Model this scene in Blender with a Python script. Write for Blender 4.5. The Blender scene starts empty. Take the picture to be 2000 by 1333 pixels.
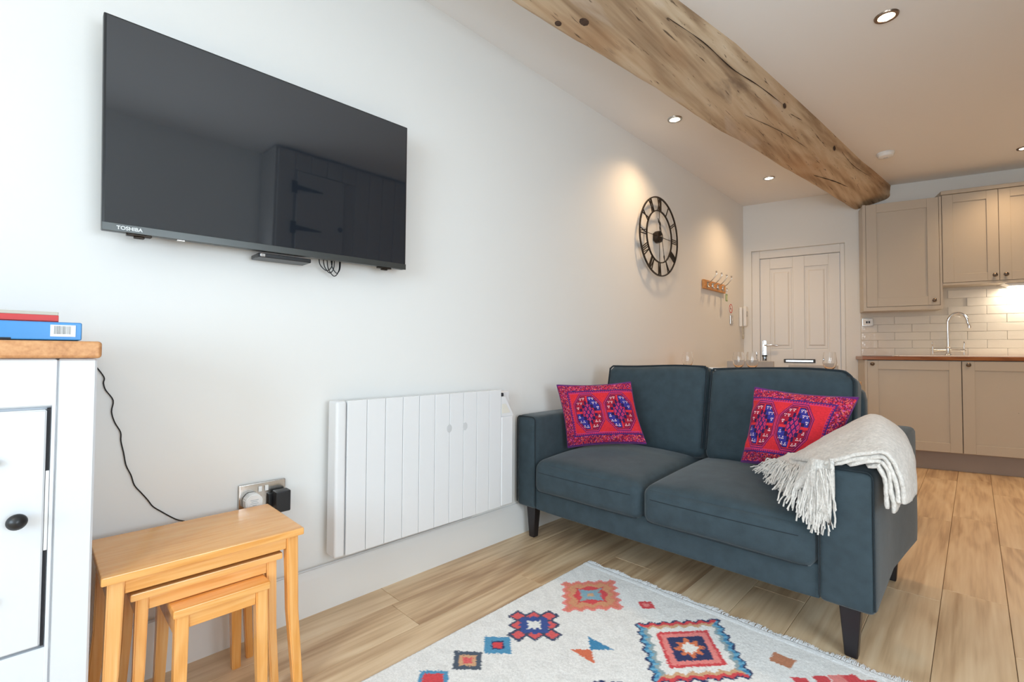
import bpy, bmesh, math, random
import numpy as np
from mathutils import Vector, Matrix, Euler, noise

random.seed(7)
PI = math.pi
SC = bpy.context.scene
COL = SC.collection

# ------------------------------------------------------------------ camera
cam_d = bpy.data.cameras.new('camera')
cam = bpy.data.objects.new('camera', cam_d)
COL.objects.link(cam)
RX, RY, RZ = (0.711887, 0.702269, 0.005853), (0.014804, -0.023338, 0.999618), (0.702138, -0.711529, -0.02701)
cam.matrix_world = Matrix(((RX[0], RY[0], RZ[0], 1.723), (RX[1], RY[1], RZ[1], 0.0), (RX[2], RY[2], RZ[2], 0.943), (0, 0, 0, 1)))
cam_d.sensor_width = 36.0
cam_d.lens = 914.77 / 2000 * 36
cam_d.clip_start = 0.02
SC.camera = cam

# ------------------------------------------------------------------ world, exposure, lights
SC.view_settings.view_transform = 'Standard'
SC.view_settings.look = 'None'
SC.view_settings.gamma = 1
SC.view_settings.use_curve_mapping = False
SC.view_settings.exposure = 0.06
w = bpy.data.worlds.new('world')
SC.world = w
w.use_nodes = True
w.node_tree.nodes['Background'].inputs[0].default_value = (0.62, 0.78, 1.0, 1)
w.node_tree.nodes['Background'].inputs[1].default_value = 1.0
SC.cycles.max_bounces = 10
SC.cycles.diffuse_bounces = 6
SC.cycles.glossy_bounces = 5
SC.cycles.transmission_bounces = 8
SC.cycles.caustics_reflective = False
SC.cycles.caustics_refractive = False
SC.cycles.sample_clamp_indirect = 6.0


def area(name, loc, rot, sx, sy, power, col):
    l = bpy.data.lights.new(name, 'AREA')
    l.shape = 'RECTANGLE'; l.size = sx; l.size_y = sy; l.energy = power; l.color = col
    o = bpy.data.objects.new(name, l); COL.objects.link(o)
    o.location = loc; o.rotation_euler = rot
    return o


# daylight by the window behind the camera; unseen side window added as fill
area('window_daylight', (1.85, -2.52, 1.45), (PI / 2, 0, 0), 1.7, 1.4, 80, (0.70, 0.87, 1.0))
area('added_side_daylight', (2.94, 0.62, 1.16), (0, PI / 2, 0), 0.84, 1.1, 31, (0.78, 0.90, 1.0))
SPOT_W = 43.0
SPOT_COL = (1.0, 0.66, 0.36)

YC, WA, HZ = 5.2225, 0.22357, 2.52      # far corner, angle of the far wall, ceiling height
KA = 0.282                              # angle of the kitchen run
KO = Vector((0.985, 5.4465, 0))

# ------------------------------------------------------------------ helpers


def link(name, me, mats, parent=None, loc=None, rotz=0):
    o = bpy.data.objects.new(name, me)
    COL.objects.link(o)
    for m in (mats if isinstance(mats, (list, tuple)) else [mats]):
        me.materials.append(m)
    if parent is not None:
        o.parent = parent
    if loc is not None:
        o.location = loc
    o.rotation_euler[2] = rotz
    return o


def fin(name, bm, mats, parent=None, loc=None, rotz=0, smooth=True, ang=40):
    bmesh.ops.recalc_face_normals(bm, faces=bm.faces)
    me = bpy.data.meshes.new(name)
    bm.to_mesh(me); bm.free()
    if smooth:
        me.polygons.foreach_set('use_smooth', [True] * len(me.polygons))
        try:
            me.set_sharp_from_angle(angle=math.radians(ang))
        except Exception:
            pass
    o = link(name, me, mats, parent, loc, rotz)
    if smooth and ang <= 45:
        md = o.modifiers.new('weighted_normals', 'WEIGHTED_NORMAL'); md.keep_sharp = True; md.weight = 100
    return o


def B():
    return bmesh.new()


def thing(name, label, cat, loc=(0, 0, 0), rotz=0, group=None):
    o = bpy.data.objects.new(name, None)
    COL.objects.link(o)
    o.empty_display_size = 0.05
    o.location = loc; o.rotation_euler[2] = rotz
    o['label'] = label; o['category'] = cat
    if group:
        o['group'] = group
    return o


def tag(o, label, cat, group=None):
    o['label'] = label; o['category'] = cat
    if group:
        o['group'] = group
    return o


def structure(o):
    o['kind'] = 'structure'
    return o


def box(bm, x0, x1, y0, y1, z0, z1, bev=0.0, seg=1, mi=0, M=None):
    r = bmesh.ops.create_cube(bm, size=1)
    vs = r['verts']
    for v in vs:
        v.co = Vector(((x0 + x1) / 2 + v.co.x * (x1 - x0), (y0 + y1) / 2 + v.co.y * (y1 - y0), (z0 + z1) / 2 + v.co.z * (z1 - z0)))
    fs = set(f for v in vs for f in v.link_faces)
    if bev > 0:
        es = list(set(e for v in vs for e in v.link_edges))
        rr = bmesh.ops.bevel(bm, geom=es, offset=bev, segments=seg, affect='EDGES', profile=0.5)
        fs = set(rr['faces']) | set(f for f in fs if f.is_valid)
        vs = list(set(v for f in fs for v in f.verts))
    for f in fs:
        if f.is_valid:
            f.material_index = mi
    if M is not None:
        for v in vs:
            v.co = M @ v.co
    return vs


def hexa(bm, bot, top, bev=0.0, mi=0):
    """solid from 4 bottom and 4 top points"""
    vb = [bm.verts.new(p) for p in bot]; vt = [bm.verts.new(p) for p in top]
    fs = [bm.faces.new(vb[::-1]), bm.faces.new(vt)]
    for i in range(4):
        j = (i + 1) % 4
        fs.append(bm.faces.new([vb[i], vb[j], vt[j], vt[i]]))
    for f in fs:
        f.material_index = mi
    if bev > 0:
        bmesh.ops.bevel(bm, geom=list(set(e for f in fs for e in f.edges)), offset=bev, segments=1, affect='EDGES')


def cyl(bm, c, r, h, axis='z', n=24, r2=None, mi=0):
    """cylinder/cone starting at c going +h along axis"""
    r2 = r if r2 is None else r2
    res = bmesh.ops.create_cone(bm, cap_ends=True, segments=n, radius1=r, radius2=r2, depth=abs(h))
    if axis == 'z': R = Matrix.Identity(3)
    elif axis == 'y': R = Matrix.Rotation(-PI / 2, 3, 'X')
    else: R = Matrix.Rotation(PI / 2, 3, 'Y')
    ax = R @ Vector((0, 0, 1))
    s = 1 if h > 0 else -1
    for v in res['verts']:
        v.co = Vector(c) + R @ (v.co * (1 if True else 1)) * 1 + ax * (h / 2) if s > 0 else Vector(c) + R @ Vector((v.co.x, v.co.y, -v.co.z)) + ax * (h / 2)
    for f in set(f for v in res['verts'] for f in v.link_faces):
        f.material_index = mi


def lathe(bm, prof, c=(0, 0, 0), axis='z', n=28, mi=0, closed=False):
    """prof: list of (r, h); revolve about axis"""
    rings = []
    for r, h in prof:
        ring = []
        for k in range(n):
            a = 2 * PI * k / n
            x, y = max(r, 1e-5) * math.cos(a), max(r, 1e-5) * math.sin(a)
            if axis == 'z': p = (x, y, h)
            elif axis == 'y': p = (x, h, y)
            else: p = (h, x, y)
            ring.append(bm.verts.new(Vector(c) + Vector(p)))
        rings.append(ring)
    m = len(rings)
    for i in range(m - 1 + (1 if closed else 0)):
        a, b = rings[i], rings[(i + 1) % m]
        for k in range(n):
            l = (k + 1) % n
            f = bm.faces.new([a[k], a[l], b[l], b[k]]); f.material_index = mi
    return rings


def tube(bm, pts, r, n=8, closed=False, taper=None, mi=0, cap=True):
    pts = [Vector(p) for p in pts]
    m = len(pts)
    rings = []
    prev = None
    for i, p in enumerate(pts):
        if closed:
            t = pts[(i + 1) % m] - pts[(i - 1) % m]
        else:
            t = pts[min(i + 1, m - 1)] - pts[max(i - 1, 0)]
        if t.length < 1e-9: t = Vector((0, 0, 1))
        t.normalize()
        if prev is None:
            ref = Vector((0, 0, 1)) if abs(t.z) < 0.9 else Vector((1, 0, 0))
            u = t.cross(ref).normalized()
        else:
            u = prev - t * prev.dot(t)
            if u.length < 1e-6: u = t.orthogonal()
            u.normalize()
        prev = u
        v = t.cross(u)
        rr = r if taper is None else r * taper(i / (m - 1))
        rings.append([bm.verts.new(p + (u * math.cos(2 * PI * k / n) + v * math.sin(2 * PI * k / n)) * rr) for k in range(n)])
    for i in range(m if closed else m - 1):
        a, b = rings[i], rings[(i + 1) % m]
        for k in range(n):
            l = (k + 1) % n
            f = bm.faces.new([a[k], a[l], b[l], b[k]]); f.material_index = mi
    if not closed and cap:
        bm.faces.new(rings[0][::-1]).material_index = mi
        bm.faces.new(rings[-1]).material_index = mi


def smooth_path(pts, k=6):
    """Catmull-Rom through the points"""
    P = [Vector(p) for p in pts]
    P = [P[0] * 2 - P[1]] + P + [P[-1] * 2 - P[-2]]
    out = []
    for i in range(1, len(P) - 2):
        for j in range(k):
            t = j / k
            a, b, c, d = P[i - 1], P[i], P[i + 1], P[i + 2]
            out.append(0.5 * ((2 * b) + (c - a) * t + (2 * a - 5 * b + 4 * c - d) * t * t + (3 * b - a - 3 * c + d) * t ** 3))
    out.append(P[-2])
    return out


def prism(bm, poly, y0, y1, mi=0):
    """extrude an (x, z) polygon from y0 to y1"""
    a = [bm.verts.new((p[0], y0, p[1])) for p in poly]
    b = [bm.verts.new((p[0], y1, p[1])) for p in poly]
    fs = [bm.faces.new(a), bm.faces.new(b[::-1])]
    n = len(poly)
    for i in range(n):
        fs.append(bm.faces.new([a[i], b[i], b[(i + 1) % n], a[(i + 1) % n]]))
    for f in fs: f.material_index = mi


def bar2(bm, p, q, wd, y0, y1, mi=0):
    """straight bar of width wd between (x,z) points p and q"""
    d = Vector((q[0] - p[0], q[1] - p[1])); d.normalize()
    nx, nz = -d.y * wd / 2, d.x * wd / 2
    prism(bm, [(p[0] + nx, p[1] + nz), (q[0] + nx, q[1] + nz), (q[0] - nx, q[1] - nz), (p[0] - nx, p[1] - nz)], y0, y1, mi)


def softbox(sx, sy, sz, r=0.03, n=14, puff=(0, 0, 0), rprof=None):
    """rounded, optionally puffed box centred on 0; returns bmesh"""
    bm = bmesh.new()
    hx, hy, hz = sx / 2, sy / 2, sz / 2

    def co(k, h):
        # denser samples near the edges
        t = -1 + 2 * k / n
        return math.copysign(1 - (1 - abs(t)) ** 1.5, t) if n > 4 else t
    grid = {}

    def vert(i, j, k):
        if (i, j, k) in grid: return grid[(i, j, k)]
        u, v, w_ = co(i, hx), co(j, hy), co(k, hz)
        p = Vector((u * hx, v * hy, w_ * hz))
        rr = min(r, hx, hy, hz)
        c = Vector((max(-hx + rr, min(hx - rr, p.x)), max(-hy + rr, min(hy - rr, p.y)), max(-hz + rr, min(hz - rr, p.z))))
        d = p - c
        if d.length > 1e-9:
            p = c + d.normalized() * rr
        fx, fy, fz = (1 - u * u), (1 - v * v), (1 - w_ * w_)
        p.x += puff[0] * math.copysign(1, u) * (abs(u) > .999) * (fy * fz) ** .6
        p.y += puff[1] * math.copysign(1, v) * (abs(v) ** 3) * max(fx * fz, 0) ** .6
        p.z += puff[2] * math.copysign(1, w_) * (abs(w_) ** 3) * max(fx * fy, 0) ** .6
        grid[(i, j, k)] = bm.verts.new(p)
        return grid[(i, j, k)]
    for a in range(n):
        for b in range(n):
            for s in (0, n):
                bm.faces.new([vert(a, b, s), vert(a + 1, b, s), vert(a + 1, b + 1, s), vert(a, b + 1, s)])
                bm.faces.new([vert(a, s, b), vert(a + 1, s, b), vert(a + 1, s, b + 1), vert(a, s, b + 1)])
                bm.faces.new([vert(s, a, b), vert(s, a + 1, b), vert(s, a + 1, b + 1), vert(s, a, b + 1)])
    return bm


# ------------------------------------------------------------------ materials
def sl(r, g, b):
    f = lambda c: ((c / 255) / 12.92) if c / 255 <= .04045 else (((c / 255) + .055) / 1.055) ** 2.4
    return (f(r), f(g), f(b), 1)


def mat(name, col, rough=0.5, metal=0.0, bump=0.0, bscale=60.0, vary=0.0, vscale=6.0, spec=0.5, coat=0.0, sheen=0.0, stretch=None):
    m = bpy.data.materials.new(name)
    m.use_nodes = True
    nt = m.node_tree
    p = nt.nodes['Principled BSDF']
    p.inputs['Base Color'].default_value = col
    p.inputs['Roughness'].default_value = rough
    p.inputs['Metallic'].default_value = metal
    p.inputs['Specular IOR Level'].default_value = spec
    p.inputs['Coat Weight'].default_value = coat
    p.inputs['Coat Roughness'].default_value = 0.1
    if sheen:
        p.inputs['Sheen Weight'].default_value = sheen
        p.inputs['Sheen Roughness'].default_value = 0.4
    tc = nt.nodes.new('ShaderNodeTexCoord')
    src = tc.outputs['Object']
    if stretch:
        mp = nt.nodes.new('ShaderNodeMapping'); mp.inputs['Scale'].default_value = stretch
        nt.links.new(src, mp.inputs['Vector']); src = mp.outputs['Vector']
    if vary > 0:
        n1 = nt.nodes.new('ShaderNodeTexNoise'); n1.inputs['Scale'].default_value = vscale; n1.inputs['Detail'].default_value = 5
        nt.links.new(src, n1.inputs['Vector'])
        mr = nt.nodes.new('ShaderNodeMapRange'); mr.inputs[1].default_value = .3; mr.inputs[2].default_value = .7
        mr.inputs[3].default_value = 1 - vary; mr.inputs[4].default_value = 1 + vary
        nt.links.new(n1.outputs['Fac'], mr.inputs[0])
        mx = nt.nodes.new('ShaderNodeVectorMath'); mx.operation = 'SCALE'
        mx.inputs[0].default_value = col[:3]
        nt.links.new(mr.outputs[0], mx.inputs['Scale'])
        nt.links.new(mx.outputs[0], p.inputs['Base Color'])
    if bump > 0:
        n2 = nt.nodes.new('ShaderNodeTexNoise'); n2.inputs['Scale'].default_value = bscale; n2.inputs['Detail'].default_value = 4
        nt.links.new(src, n2.inputs['Vector'])
        bp = nt.nodes.new('ShaderNodeBump'); bp.inputs['Strength'].default_value = bump; bp.inputs['Distance'].default_value = 0.004
        nt.links.new(n2.outputs['Fac'], bp.inputs['Height'])
        nt.links.new(bp.outputs['Normal'], p.inputs['Normal'])
    return m


def wood(name, cols, axis='y', rough=.45, scale=1.0, ring=5.0, bump=.15, coat=0.0, rnd=True, contrast=1.0, knots=False):
    """grain runs along axis; cols is a list of (pos, colour)"""
    m = bpy.data.materials.new(name); m.use_nodes = True
    nt = m.node_tree; N = nt.nodes; L = nt.links
    p = N['Principled BSDF']; p.inputs['Roughness'].default_value = rough
    p.inputs['Coat Weight'].default_value = coat; p.inputs['Coat Roughness'].default_value = .15
    tc = N.new('ShaderNodeTexCoord')
    oi = N.new('ShaderNodeObjectInfo')
    add = N.new('ShaderNodeVectorMath'); add.operation = 'ADD'
    cb = N.new('ShaderNodeCombineXYZ')
    mu = N.new('ShaderNodeMath'); mu.operation = 'MULTIPLY'; mu.inputs[1].default_value = 37.0 if rnd else 0.0
    L.new(oi.outputs['Random'], mu.inputs[0])
    for i in range(3): L.new(mu.outputs[0], cb.inputs[i])
    L.new(tc.outputs['Object'], add.inputs[0]); L.new(cb.outputs[0], add.inputs[1])
    mp = N.new('ShaderNodeMapping')
    s = {'x': (.12, 1, 1), 'y': (1, .12, 1), 'z': (1, 1, .12)}[axis]
    mp.inputs['Scale'].default_value = tuple(v * scale for v in s)
    L.new(add.outputs[0], mp.inputs['Vector'])
    n1 = N.new('ShaderNodeTexNoise'); n1.inputs['Scale'].default_value = ring; n1.inputs['Detail'].default_value = 3; n1.inputs['Distortion'].default_value = .6
    L.new(mp.outputs[0], n1.inputs['Vector'])
    n2 = N.new('ShaderNodeTexNoise'); n2.inputs['Scale'].default_value = ring * 14; n2.inputs['Detail'].default_value = 6
    mp2 = N.new('ShaderNodeMapping'); mp2.inputs['Scale'].default_value = tuple((v if v < .5 else 1) * scale * (0.35 if v < .5 else 1) for v in s)
    L.new(add.outputs[0], mp2.inputs['Vector']); L.new(mp2.outputs[0], n2.inputs['Vector'])
    # rings = sin of noise
    m1 = N.new('ShaderNodeMath'); m1.operation = 'MULTIPLY'; m1.inputs[1].default_value = 42.0; L.new(n1.outputs['Fac'], m1.inputs[0])
    m2 = N.new('ShaderNodeMath'); m2.operation = 'SINE'; L.new(m1.outputs[0], m2.inputs[0])
    mr = N.new('ShaderNodeMapRange'); mr.inputs[1].default_value = -1; mr.inputs[2].default_value = 1; mr.inputs[3].default_value = 0; mr.inputs[4].default_value = .22 * contrast
    L.new(m2.outputs[0], mr.inputs[0])
    a1 = N.new('ShaderNodeMath'); a1.operation = 'MULTIPLY_ADD'; a1.inputs[1].default_value = .75 * contrast; L.new(n2.outputs['Fac'], a1.inputs[0]); L.new(mr.outputs[0], a1.inputs[2])
    n3 = N.new('ShaderNodeTexNoise'); n3.inputs['Scale'].default_value = ring * .5; n3.inputs['Detail'].default_value = 2
    L.new(mp.outputs[0], n3.inputs['Vector'])
    a2 = N.new('ShaderNodeMath'); a2.operation = 'MULTIPLY_ADD'; a2.inputs[1].default_value = .55; L.new(n3.outputs['Fac'], a2.inputs[0]); L.new(a1.outputs[0], a2.inputs[2])
    a3 = N.new('ShaderNodeMath'); a3.operation = 'MULTIPLY_ADD'; a3.inputs[1].default_value = .22 if rnd else 0; L.new(oi.outputs['Random'], a3.inputs[0]); L.new(a2.outputs[0], a3.inputs[2])
    sub = N.new('ShaderNodeMath'); sub.operation = 'SUBTRACT'; sub.inputs[1].default_value = .30 * contrast; L.new(a3.outputs[0], sub.inputs[0])
    cr = N.new('ShaderNodeValToRGB')
    el = cr.color_ramp.elements
    while len(el) < len(cols): el.new(0.5)
    for e, (ps, c) in zip(el, cols): e.position = ps; e.color = c
    L.new(sub.outputs[0], cr.inputs[0])
    out = cr.outputs[0]
    if knots:
        v = N.new('ShaderNodeTexVoronoi'); v.inputs['Scale'].default_value = 2.1
        mpk = N.new('ShaderNodeMapping'); mpk.inputs['Scale'].default_value = tuple((.5 if q < .5 else 1.6) for q in s)
        nd = N.new('ShaderNodeTexNoise'); nd.inputs['Scale'].default_value = 5
        ad = N.new('ShaderNodeVectorMath'); ad.operation = 'MULTIPLY_ADD'; ad.inputs[1].default_value = (.25, .25, .25)
        L.new(add.outputs[0], mpk.inputs['Vector']); L.new(mpk.outputs[0], nd.inputs['Vector'])
        L.new(nd.outputs['Color'], ad.inputs[0]); L.new(mpk.outputs[0], ad.inputs[2]); L.new(ad.outputs[0], v.inputs['Vector'])
        kr = N.new('ShaderNodeMapRange'); kr.inputs[1].default_value = .02; kr.inputs[2].default_value = .22; kr.inputs[3].default_value = .45; kr.inputs[4].default_value = 0
        L.new(v.outputs['Distance'], kr.inputs[0])
        mx = N.new('ShaderNodeMix'); mx.data_type = 'RGBA'
        L.new(kr.outputs[0], mx.inputs[0]); L.new(out, mx.inputs[6]); mx.inputs[7].default_value = cols[0][1]
        out = mx.outputs[2]
    L.new(out, p.inputs['Base Color'])
    bp = N.new('ShaderNodeBump'); bp.inputs['Strength'].default_value = bump; bp.inputs['Distance'].default_value = .003
    L.new(n2.outputs['Fac'], bp.inputs['Height']); L.new(bp.outputs[0], p.inputs['Normal'])
    return m


def attr_mat(name, rough=.9, bump=.3, bscale=300, sheen=0.0, noise_mix=.06):
    m = mat(name, (1, 1, 1, 1), rough, bump=bump, bscale=bscale, sheen=sheen, spec=.2)
    nt = m.node_tree
    at = nt.nodes.new('ShaderNodeAttribute'); at.attribute_name = 'pattern'
    tc = nt.nodes.new('ShaderNodeTexCoord')
    n = nt.nodes.new('ShaderNodeTexNoise'); n.inputs['Scale'].default_value = 180; n.inputs['Detail'].default_value = 3
    nt.links.new(tc.outputs['Object'], n.inputs['Vector'])
    mr = nt.nodes.new('ShaderNodeMapRange'); mr.inputs[1].default_value = .3; mr.inputs[2].default_value = .7; mr.inputs[3].default_value = 1 - noise_mix; mr.inputs[4].default_value = 1 + noise_mix
    nt.links.new(n.outputs['Fac'], mr.inputs[0])
    vm = nt.nodes.new('ShaderNodeVectorMath'); vm.operation = 'SCALE'
    nt.links.new(at.outputs['Color'], vm.inputs[0]); nt.links.new(mr.outputs[0], vm.inputs['Scale'])
    nt.links.new(vm.outputs[0], nt.nodes['Principled BSDF'].inputs['Base Color'])
    return m


def emis(name, col, s):
    m = bpy.data.materials.new(name); m.use_nodes = True
    p = m.node_tree.nodes['Principled BSDF']
    p.inputs['Base Color'].default_value = (.9, .9, .9, 1)
    p.inputs['Emission Color'].default_value = col; p.inputs['Emission Strength'].default_value = s
    return m


def glassm(name, col=(1, 1, 1, 1), rough=0.0):
    m = bpy.data.materials.new(name); m.use_nodes = True
    p = m.node_tree.nodes['Principled BSDF']
    p.inputs['Base Color'].default_value = col; p.inputs['Transmission Weight'].default_value = 1
    p.inputs['Roughness'].default_value = rough; p.inputs['IOR'].default_value = 1.45
    return m


M_WALL = mat('white_wall_paint', (.80, .80, .785, 1), .75, bump=.04, bscale=25, spec=.3)
M_CEIL = mat('white_ceiling_paint', (.84, .83, .82, 1), .85, bump=.03, bscale=30, spec=.2)
M_TRIM = mat('white_gloss_trim', (.80, .80, .79, 1), .35, bump=.02, bscale=20)
M_DOOR = mat('cream_door_paint', (.78, .76, .73, 1), .4, bump=.03, bscale=40)
M_BLACK = mat('black_plastic', (.012, .013, .015, 1), .35, bump=.02, bscale=200)
M_DARKMETAL = mat('dark_bronze_metal', (.045, .035, .028, 1), .4, .8, bump=.1, bscale=80)
M_CHROME = mat('polished_chrome', (.75, .75, .76, 1), .08, 1.0, vary=.02)
M_STEEL = mat('brushed_steel', (.62, .60, .57, 1), .22, 1.0, bump=.04, bscale=120)
M_WPLASTIC = mat('white_plastic', (.82, .82, .81, 1), .35, vary=.01)
M_CREAMPL = mat('cream_plastic', (.62, .56, .42, 1), .5, vary=.04)
M_GREIGE = mat('stone_grey_cabinet_paint', (.52, .465, .395, 1), .42, bump=.03, bscale=50)
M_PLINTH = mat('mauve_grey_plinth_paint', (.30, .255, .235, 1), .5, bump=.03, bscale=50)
M_TILE = mat('cream_glazed_tile', (.70, .66, .60, 1), .06, bump=1.0, bscale=14, coat=.4)
M_GROUT = mat('grout', (.62, .58, .52, 1), .9, bump=.1)
M_SINK = mat('white_ceramic_sink', (.85, .83, .80, 1), .1, vary=.01)
M_SOFA = mat('slate_blue_velvet', (.041, .061, .073, 1), .8, bump=.25, bscale=260, vary=.13, vscale=22, sheen=.2, spec=.2)
M_PIPE = mat('dark_velvet_piping', (.014, .022, .028, 1), .9, bump=.2, bscale=300)
M_LEG = mat('black_stained_wood_leg', (.014, .011, .013, 1), .35, bump=.05, bscale=60)
M_THROW = mat('oatmeal_wool_throw', (.66, .62, .575, 1), .95, bump=1.0, bscale=170, vary=.14, vscale=90, sheen=.3, spec=.1)
M_WHITECAB = mat('white_painted_sideboard', (.72, .75, .79, 1), .4, bump=.03, bscale=40)
M_RAD = mat('white_radiator_enamel', (.79, .80, .81, 1), .30, bump=.02, bscale=30)
M_GAP = mat('dark_gap', (.02, .02, .025, 1), .8, vary=.1)
M_MIDGREY = mat('grey_joint', (.45, .46, .47, 1), .8, vary=.05)  # plain grey for the alarm's test button and the handset's oval mark
M_OAKFLOOR = wood('oak_laminate', [(.08, sl(140, 110, 82)), (.32, sl(180, 148, 114)), (.58, sl(212, 184, 148)), (.92, sl(230, 208, 176))], 'y', .38, 1.0, 4.2, .06, knots=True)
M_PINE = wood('honey_oak_table', [(.05, sl(206, 134, 56)), (.4, sl(228, 160, 80)), (.7, sl(238, 178, 104)), (1, sl(244, 196, 130))], 'y', .25, 1.8, 6, .06, coat=.35, contrast=1.05)
M_PINEZ = wood('honey_oak_leg', [(.05, sl(206, 134, 56)), (.4, sl(228, 160, 80)), (.7, sl(238, 178, 104)), (1, sl(244, 196, 130))], 'z', .25, 1.8, 6, .06, coat=.35, contrast=1.05)
M_SLAB = wood('oak_sideboard_top', [(.05, sl(168, 110, 66)), (.5, sl(204, 148, 98)), (1, sl(222, 172, 122))], 'y', .5, 2.0, 6, .1)
M_WORKTOP = wood('walnut_worktop', [(.05, sl(92, 50, 24)), (.5, sl(146, 88, 46)), (1, sl(176, 120, 70))], 'x', .3, 2.0, 6, .05, coat=.2)
M_RACK = wood('pine_rack', [(.05, sl(176, 112, 56)), (.5, sl(206, 146, 86)), (1, sl(222, 170, 110))], 'x', .5, 3.0, 8, .1)
M_TABLE = wood('pale_table', [(.05, sl(170, 130, 90)), (.5, sl(200, 160, 120)), (1, sl(220, 185, 150))], 'x', .4, 2.0, 6, .05)
M_GLASS = glassm('clear_glass')

# ------------------------------------------------------------------ room shell
X1, Y0 = 3.0, -2.6            # right wall and back wall
ca, sa = math.cos(WA), math.sin(WA)
T = .15


def fw(u, off=0.0):
    """point on the far wall; off = distance into the room"""
    return (u * ca + off * sa, YC + u * sa - off * ca)


bm = B(); box(bm, -.15, X1 + .2, Y0 - .2, 7.0, -.12, -.014)
floor = structure(fin('floor', bm, mat('floor_underlay', sl(70, 52, 36), .9, vary=.1), smooth=False))
PW = .1829
k0 = -3
xs = [.337 + PW * k for k in range(-2, 16)]
FIX = {1: .955 - 1.22, 2: 1.47 - 1.22, 9: 2.60 - 1.22 * 2}
rng = random.Random(11)
for i in range(len(xs)):
    xa, xb = xs[i], xs[i] + PW
    if xa > X1: break
    y = {0: -2.67, 1: -3.925, 2: -3.41, 3: -2.97, 8: -3.64, 9: -3.50}.get(i, Y0 - rng.random() * 1.1)
    while y < 6.6:
        ya, yb = max(y, Y0), min(y + 1.22, 6.2)
        y += 1.22
        if yb - ya < .02: continue
        g = .0007
        bm = B()
        hx, hy = (xb - xa) / 2 - g, (yb - ya) / 2 - g
        box(bm, -hx, hx, -hy, hy, -.014, 0, .0012)
        fin('floor_plank', bm, M_OAKFLOOR, floor, ((xa + xb) / 2, (ya + yb) / 2, 0), smooth=False)

bm = B(); box(bm, -.15, 0, Y0 - .15, YC + .3, -.01, HZ + .05)
structure(fin('wall_left', bm, M_WALL, smooth=False))
# ceiling, with rounded plaster edge at the left wall
bm = B(); box(bm, -.15, X1 + .15, Y0 - .15, 7.0, HZ, HZ + .12)
structure(fin('ceiling', bm, M_CEIL, smooth=False))
# far wall with doorway
DU0, DU1, DZ = .074, .876, 2.03
bm = B()
box(bm, -.2, DU0, 0, T, -.01, HZ + .02)
box(bm, DU0, DU1, 0, T, DZ, HZ + .02)
box(bm, DU1, 1.012, 0, T, -.01, HZ + .02)
wall_far = structure(fin('wall_far', bm, M_WALL, loc=(0, YC, 0), rotz=WA, smooth=False))
bm = B()
box(bm, 0, 2.4, 0, T, -.01, HZ + .02)
wall_kitchen = structure(fin('wall_kitchen', bm, M_WALL, loc=KO, rotz=KA, smooth=False))
# right wall with opening for the added side window, back wall with window opening
bm = B()
box(bm, X1, X1 + T, Y0 - .15, .04, -.01, HZ + .02); box(bm, X1, X1 + T, 1.20, 6.6, -.01, HZ + .02)
box(bm, X1, X1 + T, .04, 1.20, -.01, .72); box(bm, X1, X1 + T, .04, 1.20, 1.60, HZ + .02)
structure(fin('wall_right', bm, M_WALL, smooth=False))
bm = B()
box(bm, -.02, 1.0, Y0 - T, Y0, -.01, HZ + .02); box(bm, 2.7, X1 + .02, Y0 - T, Y0, -.01, HZ + .02)
box(bm, 1.0, 2.7, Y0 - T, Y0, -.01, .75); box(bm, 1.0, 2.7, Y0 - T, Y0, 2.15, HZ + .02)
structure(fin('wall_back', bm, M_WALL, smooth=False))


def window(name, wd, z0, z1, loc, rotz):
    bm = B(); f = .055
    box(bm, 0, wd, .04, .1, z0, z0 + f); box(bm, 0, wd, .04, .1, z1 - f, z1)
    box(bm, 0, f, .04, .1, z0 + f, z1 - f); box(bm, wd - f, wd, .04, .1, z0 + f, z1 - f)
    box(bm, wd / 2 - .025, wd / 2 + .025, .045, .095, z0 + f, z1 - f)
    o = structure(fin(name, bm, M_TRIM, loc=loc, rotz=rotz, smooth=False))
    for a, b in ((f, wd / 2 - .025), (wd / 2 + .025, wd - f)):
        bm = B(); box(bm, a, b, .065, .071, z0 + f, z1 - f)
        fin('pane', bm, M_GLASS, o, smooth=False)


window('window_1', 1.7, .75, 2.15, (2.7, Y0, 0), PI)
window('added_window', 1.16, .72, 1.60, (X1, 1.20, 0), -PI / 2)  # unseen side window, added to brighten the left wall

# skirting boards
prof = [(0, 0), (-.018, 0), (-.018, .125), (-.014, .135), (-.012, .15), (-.006, .158), (0, .158)]


def skirting(name, L, loc, rotz):
    bm = B()
    a = [bm.verts.new((0, p[0], p[1])) for p in prof]; b = [bm.verts.new((L, p[0], p[1])) for p in prof]
    bm.faces.new(a); bm.faces.new(b[::-1])
    for i in range(len(prof)):
        j = (i + 1) % len(prof); bm.faces.new([a[i], a[j], b[j], b[i]])
    return structure(fin(name, bm, M_TRIM, loc=loc, rotz=rotz, ang=30))


skirting('baseboard_left', YC - Y0, (0, Y0, 0), PI / 2)
skirting('baseboard_far', .074, (0, YC, 0), WA)
skirting('baseboard_far.001', .13, (fw(DU1)[0], fw(DU1)[1], 0), WA)
skirting('baseboard_back', X1, (X1, Y0, 0), PI)
skirting('baseboard_right', 1.3 - Y0, (X1, 1.3, 0), -PI / 2)

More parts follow.
